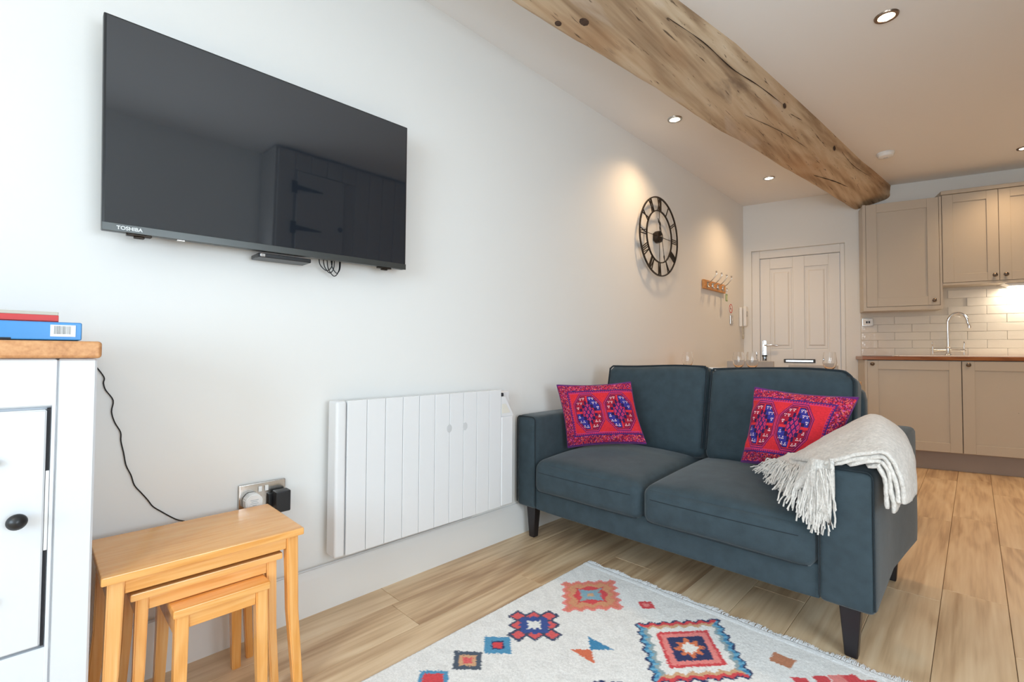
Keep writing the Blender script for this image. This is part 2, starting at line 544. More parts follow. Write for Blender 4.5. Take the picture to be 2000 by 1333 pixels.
# ------------------------------------------------------------------ front door in the far wall
dr = thing('door_1', '', '', (0, YC, 0), WA)
del dr['label'], dr['category']
structure(dr)
bm = B()
fo = .035
box(bm, DU0, DU0 + .075, fo, fo + .09, 0, DZ, .004); box(bm, DU1 - .036, DU1, fo, fo + .09, 0, DZ, .004)
box(bm, DU0 + .075, DU1 - .036, fo, fo + .09, 1.95, DZ, .004)
box(bm, DU0 + .075, DU1 - .036, fo + .06, fo + .09, 0, .02)
fin('door_frame', bm, M_DOOR, dr, ang=30)
u0, u1, zt = DU0 + .078, DU1 - .039, 1.946
bm = B()
yl = fo + .012
box(bm, u0, u1, yl + .012, yl + .04, .012, zt)
st = .09
um = (u0 + u1) / 2
rails = [(u0, u0 + st), (um - .05, um + .05), (u1 - st, u1)]
for a, b in rails: box(bm, a, b, yl, yl + .013, .012, zt, .003)
for z0, z1 in ((.012, .22), (.79, 1.0), (zt - .11, zt)):
    box(bm, u0 + st, um - .05, yl, yl + .013, z0, z1, .003); box(bm, um + .05, u1 - st, yl, yl + .013, z0, z1, .003)
for a, b in ((u0 + st, um - .05), (um + .05, u1 - st)):
    for z0, z1 in ((.22, .79), (1.0, zt - .11)):
        # raised and fielded panel
        box(bm, a + .012, b - .012, yl + .008, yl + .013, z0 + .012, z1 - .012, .003)
        hexa(bm, [(a + .03, yl + .009, z0 + .035), (b - .03, yl + .009, z0 + .035), (b - .03, yl + .009, z1 - .035), (a + .03, yl + .009, z1 - .035)][::-1],
             [(a + .045, yl + .001, z0 + .05), (b - .045, yl + .001, z0 + .05), (b - .045, yl + .001, z1 - .05), (a + .045, yl + .001, z1 - .05)][::-1])
leaf = fin('door_leaf', bm, M_DOOR, dr, ang=25)
bm = B()
hz = 1.025
box(bm, u0 + .018, u0 + .052, yl - .008, yl, hz - .13, hz + .07, .006, 2)
cyl(bm, (u0 + .035, yl - .008, hz + .02), .011, -.035, 'y', 16)
tube(bm, smooth_path([(u0 + .035, yl - .043, hz + .02), (u0 + .06, yl - .048, hz + .02), (u0 + .11, yl - .046, hz + .022), (u0 + .155, yl - .04, hz + .016)], 4), .009, 10)
cyl(bm, (u0 + .035, yl - .008, hz - .05), .009, -.008, 'y', 16)
o = fin('door_handle', bm, M_CHROME, leaf); o['label'] = 'polished chrome lever handle on long plate'
bm = B()
box(bm, .36, .63, yl - .010, yl, .868, .905, .003)
o = fin('letter_box', bm, M_DARKMETAL, leaf); o['label'] = 'chrome letter plate'
bm = B(); box(bm, .378, .612, yl - .013, yl - .010, .876, .895, .001)
fin('letter_flap', bm, mat('flap_shine', (.5, .5, .52, 1), .2, 1.0, vary=.05), leaf)
k = thing('key_bunch', 'small bunch of keys hanging from the lock of the cream front door', 'keys', (fw(u0 + .035, -yl + .018)[0], fw(u0 + .035, -yl + .018)[1], 0), WA)
bm = B(); box(bm, -.002, .002, -.012, 0, .965, .985, .001); tube(bm, [(0, -.008 + .008 * math.cos(a * PI / 6), .958 + .012 * math.sin(a * PI / 6)) for a in range(12)], .0015, 6, closed=True)
fin('key_ring', bm, M_STEEL, k)
for dx in (-.012, .006, .016):
    bm = B(); cyl(bm, (dx, -.010, .935), .011, .003, 'y', 14); box(bm, dx - .004, dx + .004, -.010, -.007, .885, .927, .001)
    fin('key', bm, M_DARKMETAL, k)

# ------------------------------------------------------------------ old oak beam
BLp = [(-2.6, .33, 2.33), (.2, .36, 2.325), (1.222, .417, 2.32), (1.775, .486, 2.32), (2.612, .572, 2.32), (3.459, .672, 2.318), (4.17, .762, 2.318), (5.0, .868, 2.318), (5.43, .915, 2.318)]
BRp = [(-2.6, .70, 2.37), (.2, .715, 2.37), (1.668, .765, 2.375), (2.129, .800, 2.375), (2.633, .832, 2.375), (3.488, .925, 2.38), (4.4, 1.035, 2.385), (4.867, 1.10, 2.39), (5.43, 1.20, 2.405)]
TRp = [(-2.6, .72, 2.53), (.2, .745, 2.53), (1.961, .81, 2.53), (2.448, .892, 2.53), (2.965, .945, 2.53), (3.653, 1.012, 2.53), (4.66, 1.10, 2.53), (5.43, 1.20, 2.53)]
TLp = [(-2.6, .36, 2.53), (5.43, .93, 2.53)]


def ip(tab, y):
    ys = [t[0] for t in tab]
    return Vector((float(np.interp(y, ys, [t[1] for t in tab])), y, float(np.interp(y, ys, [t[2] for t in tab]))))


bm = B()
rows = []
NY = 260
for i in range(NY + 1):
    y = Y0 + .002 + (5.40 - Y0) * i / NY
    bl, br, tr, tl = ip(BLp, y), ip(BRp, y), ip(TRp, y), ip(TLp, y)
    pts = []
    segs = [(tl, bl, 6), (bl, br, 14), (br, tr, 8), (tr, tl, 3)]
    for a, b, n in segs:
        for k in range(n):
            t = k / n
            p = a.lerp(b, t)
            pts.append(p)
    # soften the lower corners and roughen
    m = len(pts)
    c = (bl + br + tr + tl) / 4
    out = []
    for k in range(m):
        p = pts[k]
        if p.z < 2.50:
            q = (pts[(k - 1) % m] + pts[(k + 1) % m]) / 2
            p = p.lerp((pts[(k - 1) % m] + pts[(k + 1) % m] + pts[(k - 2) % m] + pts[(k + 2) % m]) / 4, .7)
            nn = (p - c); nn.y = 0; nn.normalize()
            d = .010 * noise.noise(Vector((p.x * 3, y * 1.6, p.z * 3))) + .006 * noise.noise(Vector((p.x * 14, y * 3.5, p.z * 14))) + .002 * noise.noise(Vector((p.x * 60, y * 9, p.z * 60)))
            p = p + nn * d
        out.append(p)
    # end follows the far wall and drops its lower right corner
    if True:
        for q in out:
            lim = YC + q.x * math.tan(WA) - .002 if q.x < .985 else KO.y + (q.x - KO.x) * math.tan(KA) - .002
            q.y = min(q.y + max(0, (y - 4.9) / .5) * (lim - 5.40), lim)
    rows.append([bm.verts.new(p) for p in out])
for i in range(NY):
    a, b = rows[i], rows[i + 1]
    for k in range(len(a)):
        l = (k + 1) % len(a)
        bm.faces.new([a[k], a[l], b[l], b[k]])
bm.faces.new(rows[0][::-1]); bm.faces.new(rows[-1])


def beam_mat():
    m = wood('weathered_oak_beam', [(.06, sl(110, 90, 68)), (.30, sl(160, 134, 106)), (.55, sl(196, 172, 142)), (.95, sl(220, 204, 180))], 'y', .8, .8, 3.0, .9, rnd=False, contrast=1.15)
    nt = m.node_tree; N = nt.nodes; L = nt.links
    p = N['Principled BSDF']
    src = p.inputs['Base Color'].links[0].from_socket
    tc = N.new('ShaderNodeTexCoord')

    def layer(src, scale, noise_scale, lo, hi, amt, col, dist=0):
        mp = N.new('ShaderNodeMapping'); mp.inputs['Scale'].default_value = scale; L.new(tc.outputs['Object'], mp.inputs[0])
        n = N.new('ShaderNodeTexNoise'); n.inputs['Scale'].default_value = noise_scale; n.inputs['Detail'].default_value = 5; n.inputs['Distortion'].default_value = dist
        L.new(mp.outputs[0], n.inputs['Vector'])
        mr = N.new('ShaderNodeMapRange'); mr.inputs[1].default_value = lo; mr.inputs[2].default_value = hi; mr.inputs[3].default_value = 0; mr.inputs[4].default_value = amt
        L.new(n.outputs['Fac'], mr.inputs[0])
        mx = N.new('ShaderNodeMix'); mx.data_type = 'RGBA'
        L.new(mr.outputs[0], mx.inputs[0]); L.new(src, mx.inputs[6]); mx.inputs[7].default_value = col
        return mx.outputs[2]
    s = layer(src, (1.5, .35, 1.5), 3, .5, .7, .45, sl(176, 128, 84), .3)
    s = layer(s, (2.2, .5, 2.2), 3.2, .60, .72, .7, sl(206, 192, 180), .5)
    s = layer(s, (3, .6, 3), 4.1, .62, .75, .65, sl(92, 72, 60), .5)
    s = layer(s, (14, .8, 14), 6, .64, .70, .8, sl(58, 40, 26), 1.0)
    L.new(s, p.inputs['Base Color'])
    return m


beam = tag(fin('ceiling_beam', bm, beam_mat(), ang=60), 'long rough weathered oak beam running under the white ceiling to the kitchen wall', 'beam')
M_KNOT = mat('dark_knot', sl(74, 54, 42), .9, bump=.8, bscale=60, vary=.35, vscale=60)


def bump_at(tabA, tabB, t, y):
    return ip(tabA, y).lerp(ip(tabB, y), t)


for y, t, r, face in ((1.58, .36, .026, 'u'), (1.50, .16, .016, 'u'), (3.15, .52, .016, 's'), (4.05, .5, .018, 's')):
    bm = B()
    r_ = bmesh.ops.create_icosphere(bm, subdivisions=2, radius=1)
    for v in r_['verts']:
        if face == 'u': v.co = Vector((v.co.x * r, v.co.y * r * 1.25, v.co.z * .006))
        else: v.co = Vector((v.co.x * .007, v.co.y * r * 1.4, v.co.z * r))
    p = bump_at(BLp, BRp, t, y) if face == 'u' else bump_at(BRp, TRp, t, y)
    fin('knot', bm, M_KNOT, beam, p)
# long drying cracks on the side face and the underside
M_CRACK = mat('crack_shadow', sl(38, 26, 18), 1, vary=.2)


def crack(pts, r):
    bm = B(); tube(bm, smooth_path(pts, 8), r, 6, taper=lambda t: .25 + 1.5 * t * (1 - t) + .35 * math.sin(t * 31) * .5)
    fin('crack', bm, M_CRACK, beam)


def side(y, t): return bump_at(BRp, TRp, t, y) + Vector((.004, 0, 0))
def under(y, t): return bump_at(BLp, BRp, t, y) + Vector((0, 0, -.003))


crack([side(1.9, .25), side(2.2, .38), side(2.5, .34), side(2.8, .46), side(3.15, .50)], .0035)
crack([side(3.25, .42), side(3.5, .50), side(3.8, .34)], .003)
crack([side(4.2, .55), side(4.5, .4), side(4.9, .45)], .0022)
crack([under(4.2, .38), under(4.5, .55), under(4.75, .62)], .0045)
crack([under(2.9, .70), under(3.3, .86), under(3.7, .90)], .0022)

# ------------------------------------------------------------------ downlights and smoke alarm
M_LAMP = emis('lamp_glow', (1, .80, .55, 1), 14)
M_RING = mat('brushed_bronze_ring', (.32, .25, .20, 1), .25, 1.0, vary=.05)


def downlight(x, y, label, ringm, watts):
    t = thing('downlight', label, 'downlight', (x, y, HZ), 0, 'recessed ceiling downlights')
    bm = B(); lathe(bm, [(.031, -.001), (.033, -.006), (.045, -.006), (.048, 0), (.048, .001), (.031, .0012)], n=32, closed=True)
    fin('ring', bm, ringm, t)
    bm = B(); cyl(bm, (0, 0, -.0035), .031, .003, 'z', 28)
    fin('lens', bm, M_LAMP, t)
    l = bpy.data.lights.new('downlight_spot', 'SPOT'); l.energy = watts; l.color = SPOT_COL
    l.spot_size = math.radians(132); l.spot_blend = .9; l.shadow_soft_size = .07
    o = bpy.data.objects.new('downlight_spot', l); COL.objects.link(o); o.location = (x, y, HZ - .012); 


downlight(1.456, 2.732, 'recessed downlight with bronze ring, alone on the ceiling right of the beam', M_RING, SPOT_W * .6)
downlight(.319, 2.962, 'lit downlight left of the beam, the nearer of the pair above the clock', M_STEEL, SPOT_W * .95)
downlight(.446, 4.538, 'lit downlight left of the beam, the further one near the front door', M_STEEL, SPOT_W * 1.15)
downlight(2.02, 5.20, 'downlight at the right edge of the photo above the kitchen cupboards', M_RING, SPOT_W * .8)
for x_, y_, lb in ((1.35, -1.2, 'added unseen fill downlight behind the camera near the back window'), (2.3, 4.2, 'added unseen fill downlight outside the right edge of the photo')):  # extra unseen spots added to brighten the room, given rings and lenses
    bm = B(); lathe(bm, [(.031, -.001), (.033, -.006), (.045, -.006), (.048, 0), (.048, .001), (.031, .0012)], n=24, closed=True)
    l = bpy.data.lights.new('downlight_spot', 'SPOT'); l.energy = 38; l.color = (1, .84, .68) if y_ < 3 else SPOT_COL
    l.spot_size = math.radians(120); l.spot_blend = .6; l.shadow_soft_size = .04
    o = bpy.data.objects.new('downlight_spot', l); COL.objects.link(o); o.location = (x_, y_, HZ - .012)
    t = thing('downlight', lb, 'downlight', (x_, y_, HZ), 0, 'added fill downlights out of view')
    fin('ring', bm, M_STEEL, t)
    bm = B(); cyl(bm, (0, 0, -.0035), .031, .003, 'z', 20); fin('lens', bm, M_LAMP, t)
sm = thing('smoke_alarm', 'round white smoke alarm on the ceiling beside the beam end', 'smoke alarm', (1.206, 4.55, HZ))
sm.location = (1.255, 4.597, HZ)
bm = B(); lathe(bm, [(0, -.036), (.035, -.036), (.048, -.030), (.055, -.012), (.055, 0), (0, 0)], n=36); fin('body', bm, M_WPLASTIC, sm)
bm = B(); lathe(bm, [(.050, -.012), (.058, -.012), (.058, -.008), (.050, -.008)], n=36, closed=True); fin('base_ring', bm, M_WPLASTIC, sm)
bm = B(); box(bm, -.014, .014, -.004, .004, -.0385, -.0355, .001); fin('test_button', bm, M_MIDGREY, sm)

# ------------------------------------------------------------------ kitchen run (local frame: x along the wall, -y into the room)
def shaker(bm, x0, x1, z0, z1, y, st=.075, t=.02):
    box(bm, x0, x0 + st, y - t, y, z0, z1, .0015); box(bm, x1 - st, x1, y - t, y, z0, z1, .0015)
    box(bm, x0 + st, x1 - st, y - t, y, z0, z0 + st, .0015); box(bm, x0 + st, x1 - st, y - t, y, z1 - st, z1, .0015)
    box(bm, x0 + st - .002, x1 - st + .002, y - t + .009, y - .002, z0 + st - .002, z1 - st + .002)


def knob(parent, x, y, z, r=.016, m=None):
    bm = B(); lathe(bm, [(0, y - .027), (r * .6, y - .026), (r, y - .020), (r * .95, y - .014), (r * .4, y - .009), (r * .38, y - .003), (r * .6, y), (0, y)], (x, 0, z), 'y', 20)
    # the profile's height runs along y
    return fin('knob', bm, m or M_PEWTER, parent)


M_PEWTER = mat('pewter_knob', (.16, .13, .11, 1), .3, .9, vary=.05)


def kthing(name, label, cat, group=None):
    return thing(name, label, cat, KO, KA, group)


BF = .345      # depth of the base front
WT = .938
kb = []
seg = [(-.045, .590, 'base cupboard beside the sofa arm, its knob at top left', 0.003, .873, .006), (.592, 1.20, 'base cupboard at right edge, two small marks on its door', .625, .873, 0)]
for i, (a, b, lab, kx, kz, _) in enumerate(seg):
    t = kthing('base_cabinet', 'stone grey shaker ' + lab, 'cabinet', 'stone grey base cupboards')
    bm = B(); box(bm, a, b, -BF + .022, -.004, .15, WT - .032, .001); 
    if i == 0: box(bm, a, a + .018, -BF, -BF + .022, .15, WT - .032)
    fin('carcass', bm, M_GREIGE, t, smooth=False)
    bm = B(); shaker(bm, a + (.019 if i == 0 else .002), b - .002, .155, WT - .036, -BF + .018); d = fin('door', bm, M_GREIGE, t, smooth=False)
    knob(d, kx + .003, -BF - .002, kz)
    if i == 1:
        for px, pz in ((.80, .70), (.92, .50)):
            bm = B(); cyl(bm, (px, -BF + .007, pz), .004, .003, 'y', 10); fin('screw_mark', bm, M_GAP, d)
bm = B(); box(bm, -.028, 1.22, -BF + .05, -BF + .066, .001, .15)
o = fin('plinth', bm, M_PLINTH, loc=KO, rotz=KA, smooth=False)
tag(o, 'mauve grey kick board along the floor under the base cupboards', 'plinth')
bm = B(); box(bm, -.062, 1.22, -BF - .012, -.003, WT - .030, WT, .004, 2)
o = fin('worktop', bm, M_WORKTOP, loc=KO, rotz=KA); tag(o, 'dark wooden worktop with an oiled front edge below the tiled splashback', 'worktop')
# sink
t = kthing('ceramic_sink', 'white ceramic inset sink in the wooden worktop under the tap', 'sink')
bm = B(); x0, x1, y0, y1 = .20, 1.16, -BF + .035, -.045
box(bm, x0, x1, y0, y0 + .035, WT + .0005, WT + .010, .004, 2); box(bm, x0, x1, y1 - .075, y1, WT + .0005, WT + .010, .004, 2)
box(bm, x0, x0 + .40, y0 + .035, y1 - .075, WT + .0005, WT + .007, .002); box(bm, x1 - .04, x1, y0 + .035, y1 - .075, WT + .0005, WT + .010, .004, 2)
fin('rim', bm, M_SINK, t)
bm = B()
for k in range(7): box(bm, x0 + .05 + k * .045, x0 + .06 + k * .045, y0 + .045, y1 - .085, WT + .007, WT + .0095, .001)
fin('drainer_ridges', bm, M_SINK, t)
bm = B(); box(bm, x0 + .40, x1 - .04, y0 + .035, y1 - .075, WT + .0005, WT + .003, .001); fin('bowl', bm, M_SINK, t)
# tap
t = kthing('mixer_tap', 'chrome swan neck mixer tap with two crosshead handles behind the sink', 'tap')
tx, ty = .578, -.085
bm = B(); lathe(bm, [(0, WT + .011), (.026, WT + .011), (.024, WT + .02), (.016, WT + .03), (.014, WT + .075), (.018, WT + .085), (.0, WT + .09)], (tx, ty, 0), n=20)
tube(bm, [(tx - .085, ty, WT + .055), (tx + .085, ty, WT + .055)], .0095, 12)
fin('tap_body', bm, M_CHROME, t)
bm = B()
pts = [(tx, ty, WT + .08), (tx, ty, WT + .18), (tx, ty, WT + .29)]
for a in range(1, 11):
    an = PI - a * PI / 10
    pts.append((tx + .062 + .062 * math.cos(an), ty - .02 * a / 10, WT + .29 + .085 * math.sin(an)))
pts += [(tx + .132, ty - .02, WT + .262)]
tube(bm, smooth_path(pts, 4), .0105, 14)
fin('spout', bm, M_CHROME, t)
bm = B(); cyl(bm, (tx + .1325, ty - .02, WT + .245), .013, .02, 'z', 16); fin('spout_tip', bm, M_CHROME, t)
for s in (-1, 1):
    bm = B(); cx = tx + s * .09
    cyl(bm, (cx - .012, ty, WT + .055), .013, .024, 'x', 14)
    tube(bm, [(cx + s * .012, ty, WT + .02), (cx + s * .012, ty, WT + .09)], .0045, 8); tube(bm, [(cx + s * .012, ty - .033, WT + .055), (cx + s * .012, ty + .033, WT + .055)], .0045, 8)
    tube(bm, smooth_path([(cx + s * .012, ty, WT + .09), (cx + s * .016, ty, WT + .115), (cx + s * .012, ty, WT + .13)], 4), .0042, 8)
    o = fin('crosshead_handle', bm, M_CHROME, t)
# wall cupboards
WF = .20
t = kthing('wall_cabinet', 'tall stone grey shaker wall cupboard directly under the end of the beam', 'cabinet', 'stone grey wall cupboards')
bm = B(); box(bm, -.025, .520, -WF + .022, -.004, 1.345, 2.312, .001); box(bm, -.025, -.003, -WF, -WF + .022, 1.345, 2.312); box(bm, -.003, .520, -WF, -WF + .022, 1.345, 1.378)
box(bm, .505, .520, -WF, -WF + .022, 1.378, 2.312)
fin('carcass', bm, M_GREIGE, t, smooth=False)
bm = B(); shaker(bm, -.001, .502, 1.381, 2.308, -WF + .018, .078); d = fin('door', bm, M_GREIGE, t, smooth=False); knob(d, .462, -WF - .002, 1.421)
t = kthing('wall_cabinet', 'shorter stone grey double wall cupboard above the sink at the right edge', 'cabinet', 'stone grey wall cupboards')
bm = B(); box(bm, .522, 1.25, -WF + .022, -.004, 1.545, 2.318, .001); box(bm, .522, 1.25, -WF, -WF + .022, 1.545, 1.563)
fin('carcass', bm, M_GREIGE, t, smooth=False)
bm = B(); box(bm, .515, 1.25, -WF - .012, -.004, 2.319, 2.352, .004); fin('cornice', bm, M_GREIGE, t)
for a, b, kx in ((.524, .873, .842), (.876, 1.23, .908)):
    bm = B(); shaker(bm, a, b, 1.566, 2.316, -WF + .018, .070); d = fin('door', bm, M_GREIGE, t, smooth=False); knob(d, kx, -WF - .002, 1.610)
# light under the wall cupboard
t = kthing('undercabinet_light', 'glowing strip light fixed under the double wall cupboard', 'light')
bm = B(); prism(bm, [(.915, 1.543), (.955, 1.521), (1.24, 1.521), (1.24, 1.543)], -.15, -.05); fin('housing', bm, M_WPLASTIC, t, smooth=False)
bm = B(); box(bm, .96, 1.235, -.14, -.06, 1.517, 1.521); fin('diffuser', bm, emis('strip_glow', (1, .88, .70, 1), 22), t, smooth=False)
l = area('undercabinet_glow', KO + Vector((1.10 * math.cos(KA) + .10 * math.sin(KA), 1.10 * math.sin(KA) - .10 * math.cos(KA), 1.512)), (0, 0, KA), .26, .06, 2.2, (1, .84, .62))
# splashback tiles
tk = structure(link('wall_splashback', bpy.data.meshes.new('wall_splashback'), [], None, KO, KA))
bm = B(); box(bm, -.02, 1.26, -.003, -.0002, WT + .001, 1.70); bm.to_mesh(tk.data); bm.free(); tk.data.materials.append(M_GROUT)
TW, TH, TG = .248, .0725, .0016
tm = None
bm = B(); box(bm, 0, TW - TG, -.011, -.0035, 0, TH - TG, .002); me = bpy.data.meshes.new('tile'); bm.to_mesh(me); bm.free(); me.materials.append(M_TILE)
for r in range(10):
    z = WT + .004 + r * TH
    x = -.018 - (TW / 2 if r % 2 else 0)
    while x < 1.2:
        a, b = max(x, -.018), min(x + TW - TG, 1.25)
        if b - a > .02 and not (z + TH > 1.34 and a < .50) and z < 1.5:
            if b - a > TW - TG - .001:
                o = bpy.data.objects.new('tile', me)
            else:
                bm = B(); box(bm, 0, b - a, -.011, -.0035, 0, TH - TG, .002); m2 = bpy.data.meshes.new('tile'); bm.to_mesh(m2); bm.free(); m2.materials.append(M_TILE)
                o = bpy.data.objects.new('tile', m2)
            COL.objects.link(o); o.parent = tk; o.location = (a, 0, z)
            o.rotation_euler = (rng.uniform(-.008, .008), 0, rng.uniform(-.004, .004))
        x += TW
t = kthing('wall_socket', 'small white and chrome fused switch on the tiles under the tall wall cupboard', 'socket')
bm = B(); box(bm, -.012, .072, -.022, -.0115, 1.218, 1.292, .004, 2); fin('plate', bm, M_STEEL, t)
bm = B(); box(bm, -.006, .066, -.024, -.022, 1.226, 1.284, .002); fin('insert', bm, M_WPLASTIC, t)
for a in (.017, .035):
    bm = B(); box(bm, a, a + .012, -.028, -.024, 1.245, 1.265, .001); fin('switch', bm, M_BLACK, t)
# ------------------------------------------------------------------ things on the left wall (local frame: x to the right, -y into the room)
def wthing(name, label, cat, y, z=0.0, group=None):
    return thing(name, label, cat, (0, y, z), PI / 2, group)


def text_mesh(s, size, ext=.0004, bold=True):
    c = bpy.data.curves.new('txt', 'FONT'); c.body = s; c.size = size; c.extrude = ext; c.align_x = 'LEFT'
    if bold: c.offset = size * .02
    o = bpy.data.objects.new('txt', c); me = bpy.data.meshes.new_from_object(o); bpy.data.objects.remove(o)
    return me


# television
tv = thing('television', 'large black flat television mounted high on the white wall above the radiator', 'television', (.098, .5715, 1.560), 0)
tv.rotation_euler = Euler((math.radians(1.8), math.radians(-.95), PI / 2), 'XYZ')
# tilt: top leans into the room
W2, H2 = .4645, .2868
bm = B(); box(bm, -W2, W2, .002, .030, -H2, H2, .003, 2); fin('casing', bm, M_BLACK, tv)
bm = B(); box(bm, -W2 + .12, W2 - .12, .030, .062, -H2 + .05, H2 - .16, .01, 2); fin('rear_housing', bm, M_BLACK, tv)
m = mat('tv_screen', (.012, .016, .023, 1), .03, spec=1.0, vary=.02)
bm = B(); box(bm, -W2 + .006, W2 - .006, .0005, .002, -H2 + .021, H2 - .005); fin('screen', bm, m, tv, smooth=False)
bm = B(); box(bm, -W2, W2, -.0015, .003, -H2 - .001, -H2 + .021, .001); o = fin('lower_bezel', bm, mat('grey_bezel', (.085, .09, .088, 1), .32, .6, bump=.02), tv, smooth=False)
me = text_mesh('TOSHIBA', .0135); lg = link('maker_lettering', me, mat('silver_print', (.75, .77, .78, 1), .4, vary=.02), o); lg.location = (-W2 + .030, -.0022, -H2 + .0055); lg.rotation_euler = (PI / 2, 0, 0)
bm = B(); box(bm, -W2 + .165, -W2 + .185, .004, .016, -H2 - .004, -H2, .001); fin('sensor', bm, M_STEEL, tv)
for sx in (-.385, .375):
    bm = B(); box(bm, sx - .028, sx + .028, .004, .026, -H2 - .0065, -H2, .002); box(bm, sx - .012, sx + .012, .006, .022, -H2 - .012, -H2 - .006, .002)
    fin('stand_socket', bm, M_DARKMETAL, tv)
bm = B(); box(bm, -.20, .16, .062, .078, -.16, .16, .002); fin('wall_bracket', bm, M_STEEL, tv, smooth=False)
t = wthing('streaming_box', 'slim black box with a silver end fixed under the television', 'media player', .492, 1.250)
bm = B(); box(bm, .0, .168, -.092, -.018, .0, .0135, .002); fin('body', bm, M_BLACK, t)
bm = B(); box(bm, .006, .020, -.0935, -.092, .002, .0115, .0005); fin('port', bm, M_CHROME, t)
t.rotation_euler[1] = math.radians(-1.0)
bm = B()
for k, (a, b, dz) in enumerate(((0, .05, .045), (.016, .058, .052), (.030, .078, .062), (.045, .082, .05))):
    tube(bm, smooth_path([(a, -.03, 0), (a + .004, -.035, -dz * .6), ((a + b) / 2, -.04, -dz), (b - .004, -.035, -dz * .6), (b, -.03, .012)], 6), .0018, 6)
bm.transform(Matrix.Translation((0, 0, 0)))
o = fin('cable_loops', bm, M_BLACK, None, (0, .712, 1.288), PI / 2); tag(o, 'loops of black cable hanging below the right half of the television', 'cable')

# clock
ck = wthing('wall_clock', 'large round skeleton wall clock with black roman numerals on the white wall', 'clock', 3.288, 1.834)
yk = -.040
bm = B()
def ring(bm, R, wd, y0, y1, n=72): lathe(bm, [(R - wd / 2, y0), (R + wd / 2, y0), (R + wd / 2, y1), (R - wd / 2, y1)], (0, 0, 0), 'y', n, closed=True)
ring(bm, .296, .009, yk - .006, yk + .004); fin('outer_ring', bm, M_DARKMETAL, ck)
bm = B(); ring(bm, .196, .008, yk - .006, yk + .004); fin('inner_ring', bm, M_DARKMETAL, ck)
NUM = {12: 'XII', 1: 'I', 2: 'II', 3: 'III', 4: 'IIII', 5: 'V', 6: 'VI', 7: 'VII', 8: 'VIII', 9: 'IX', 10: 'X', 11: 'XI'}
for h, s in NUM.items():
    bm = B()
    wds = {'I': .014, 'V': .030, 'X': .032}
    tot = sum(wds[c] for c in s); x = -tot / 2
    r0, r1 = .199, .292
    for c in s:
        wc = wds[c]; cx = x + wc / 2; x += wc
        if c == 'I': bar2(bm, (cx, r0), (cx, r1), .0065, yk - .004, yk + .002)
        if c == 'V': bar2(bm, (cx - wc * .38, r1), (cx, r0), .0065, yk - .004, yk + .002); bar2(bm, (cx + wc * .38, r1), (cx, r0), .0045, yk - .004, yk + .002)
        if c == 'X': bar2(bm, (cx - wc * .38, r1), (cx + wc * .38, r0), .0065, yk - .004, yk + .002); bar2(bm, (cx + wc * .38, r1), (cx - wc * .38, r0), .0045, yk - .0045, yk + .0015)
    bm.transform(Matrix.Rotation(h * PI / 6, 4, 'Y'))
    fin('numeral', bm, M_DARKMETAL, ck, smooth=False)
bm = B()
bar2(bm, (0, -.196), (0, .196), .0035, yk - .002, yk + .001); bar2(bm, (-.196, 0), (.196, 0), .0035, yk - .002, yk + .001)
fin('cross_wires', bm, M_DARKMETAL, ck, smooth=False)
bm = B(); lathe(bm, [(0, yk - .014), (.030, yk - .013), (.043, yk - .008), (.045, yk), (.045, yk + .026), (0, yk + .026)], (0, 0, 0), 'y', 32); fin('hub', bm, M_DARKMETAL, ck)
bm = B(); box(bm, -.03, .03, yk + .026, -.0005, -.03, .03, .003); fin('movement_case', bm, M_BLACK, ck)


def hand(nm, tip, tail, wd):
    bm = B(); v = Vector(tip); d = v.normalized(); s = Vector((-d.y, d.x))
    P = lambda a, b: tuple(d * a + s * b)
    Lh = v.length
    prism(bm, [P(0, wd * .5), P(Lh * .72, wd * .4), P(Lh * .80, wd * 2.2), P(Lh, 0), P(Lh * .80, -wd * 2.2), P(Lh * .72, -wd * .4), P(0, -wd * .5)], yk - .020, yk - .017)
    if tail: prism(bm, [P(0, wd * .5), P(-tail, wd * 1.0), P(-tail * 1.0 - .02, wd * 2.2), P(-tail - .038, 0), P(-tail - .02, -wd * 2.2), P(-tail, -wd * 1.0), P(0, -wd * .5)], yk - .0195, yk - .0175)
    fin(nm, bm, M_BLACK, ck, smooth=False)


hand('hour_hand', (-.058, .128), 0, .004)
hand('minute_hand', (.046, -.186), .075, .004)
bm = B(); cyl(bm, (0, yk - .013, 0), .008, -.009, 'y', 14); fin('hand_pin', bm, M_STEEL, ck)

# coat hooks
rk = wthing('coat_rack', 'wooden coat rack with four metal double hooks on the wall beyond the clock', 'coat rack', 4.153, 1.536)
bm = B(); box(bm, 0, .507, -.022, -.001, 0, .082, .004, 2); fin('backboard', bm, M_RACK, rk)
for i in range(4):
    x = .075 + i * .12
    bm = B(); box(bm, x - .014, x + .014, -.026, -.022, .014, .068, .002)
    tube(bm, smooth_path([(x, -.024, .055), (x, -.055, .070), (x, -.085, .100), (x, -.105, .132), (x, -.100, .145)], 5), .0042, 8)
    tube(bm, smooth_path([(x, -.024, .03), (x, -.045, .012), (x, -.062, .018), (x, -.064, .034)], 5), .004, 8)
    for q in ((x, -.100, .147), (x, -.064, .037)):
        r_ = bmesh.ops.create_icosphere(bm, subdivisions=2, radius=.0085)
        for v in r_['verts']: v.co += Vector(q)
    fin('hook', bm, M_STEEL, rk)
t = wthing('key_tag', 'small green tag hanging on a white loop from the last coat hook', 'tag', 4.588, 1.40)
bm = B(); box(bm, -.026, .026, -.058, -.054, .052, .122, .003); fin('green_border', bm, mat('green_card', (.28, .42, .20, 1), .5, vary=.05), t)
bm = B(); box(bm, -.017, .017, -.0595, -.058, .062, .108, .001); fin('paper_insert', bm, mat('pale_card', (.62, .68, .45, 1), .7, vary=.05), t)
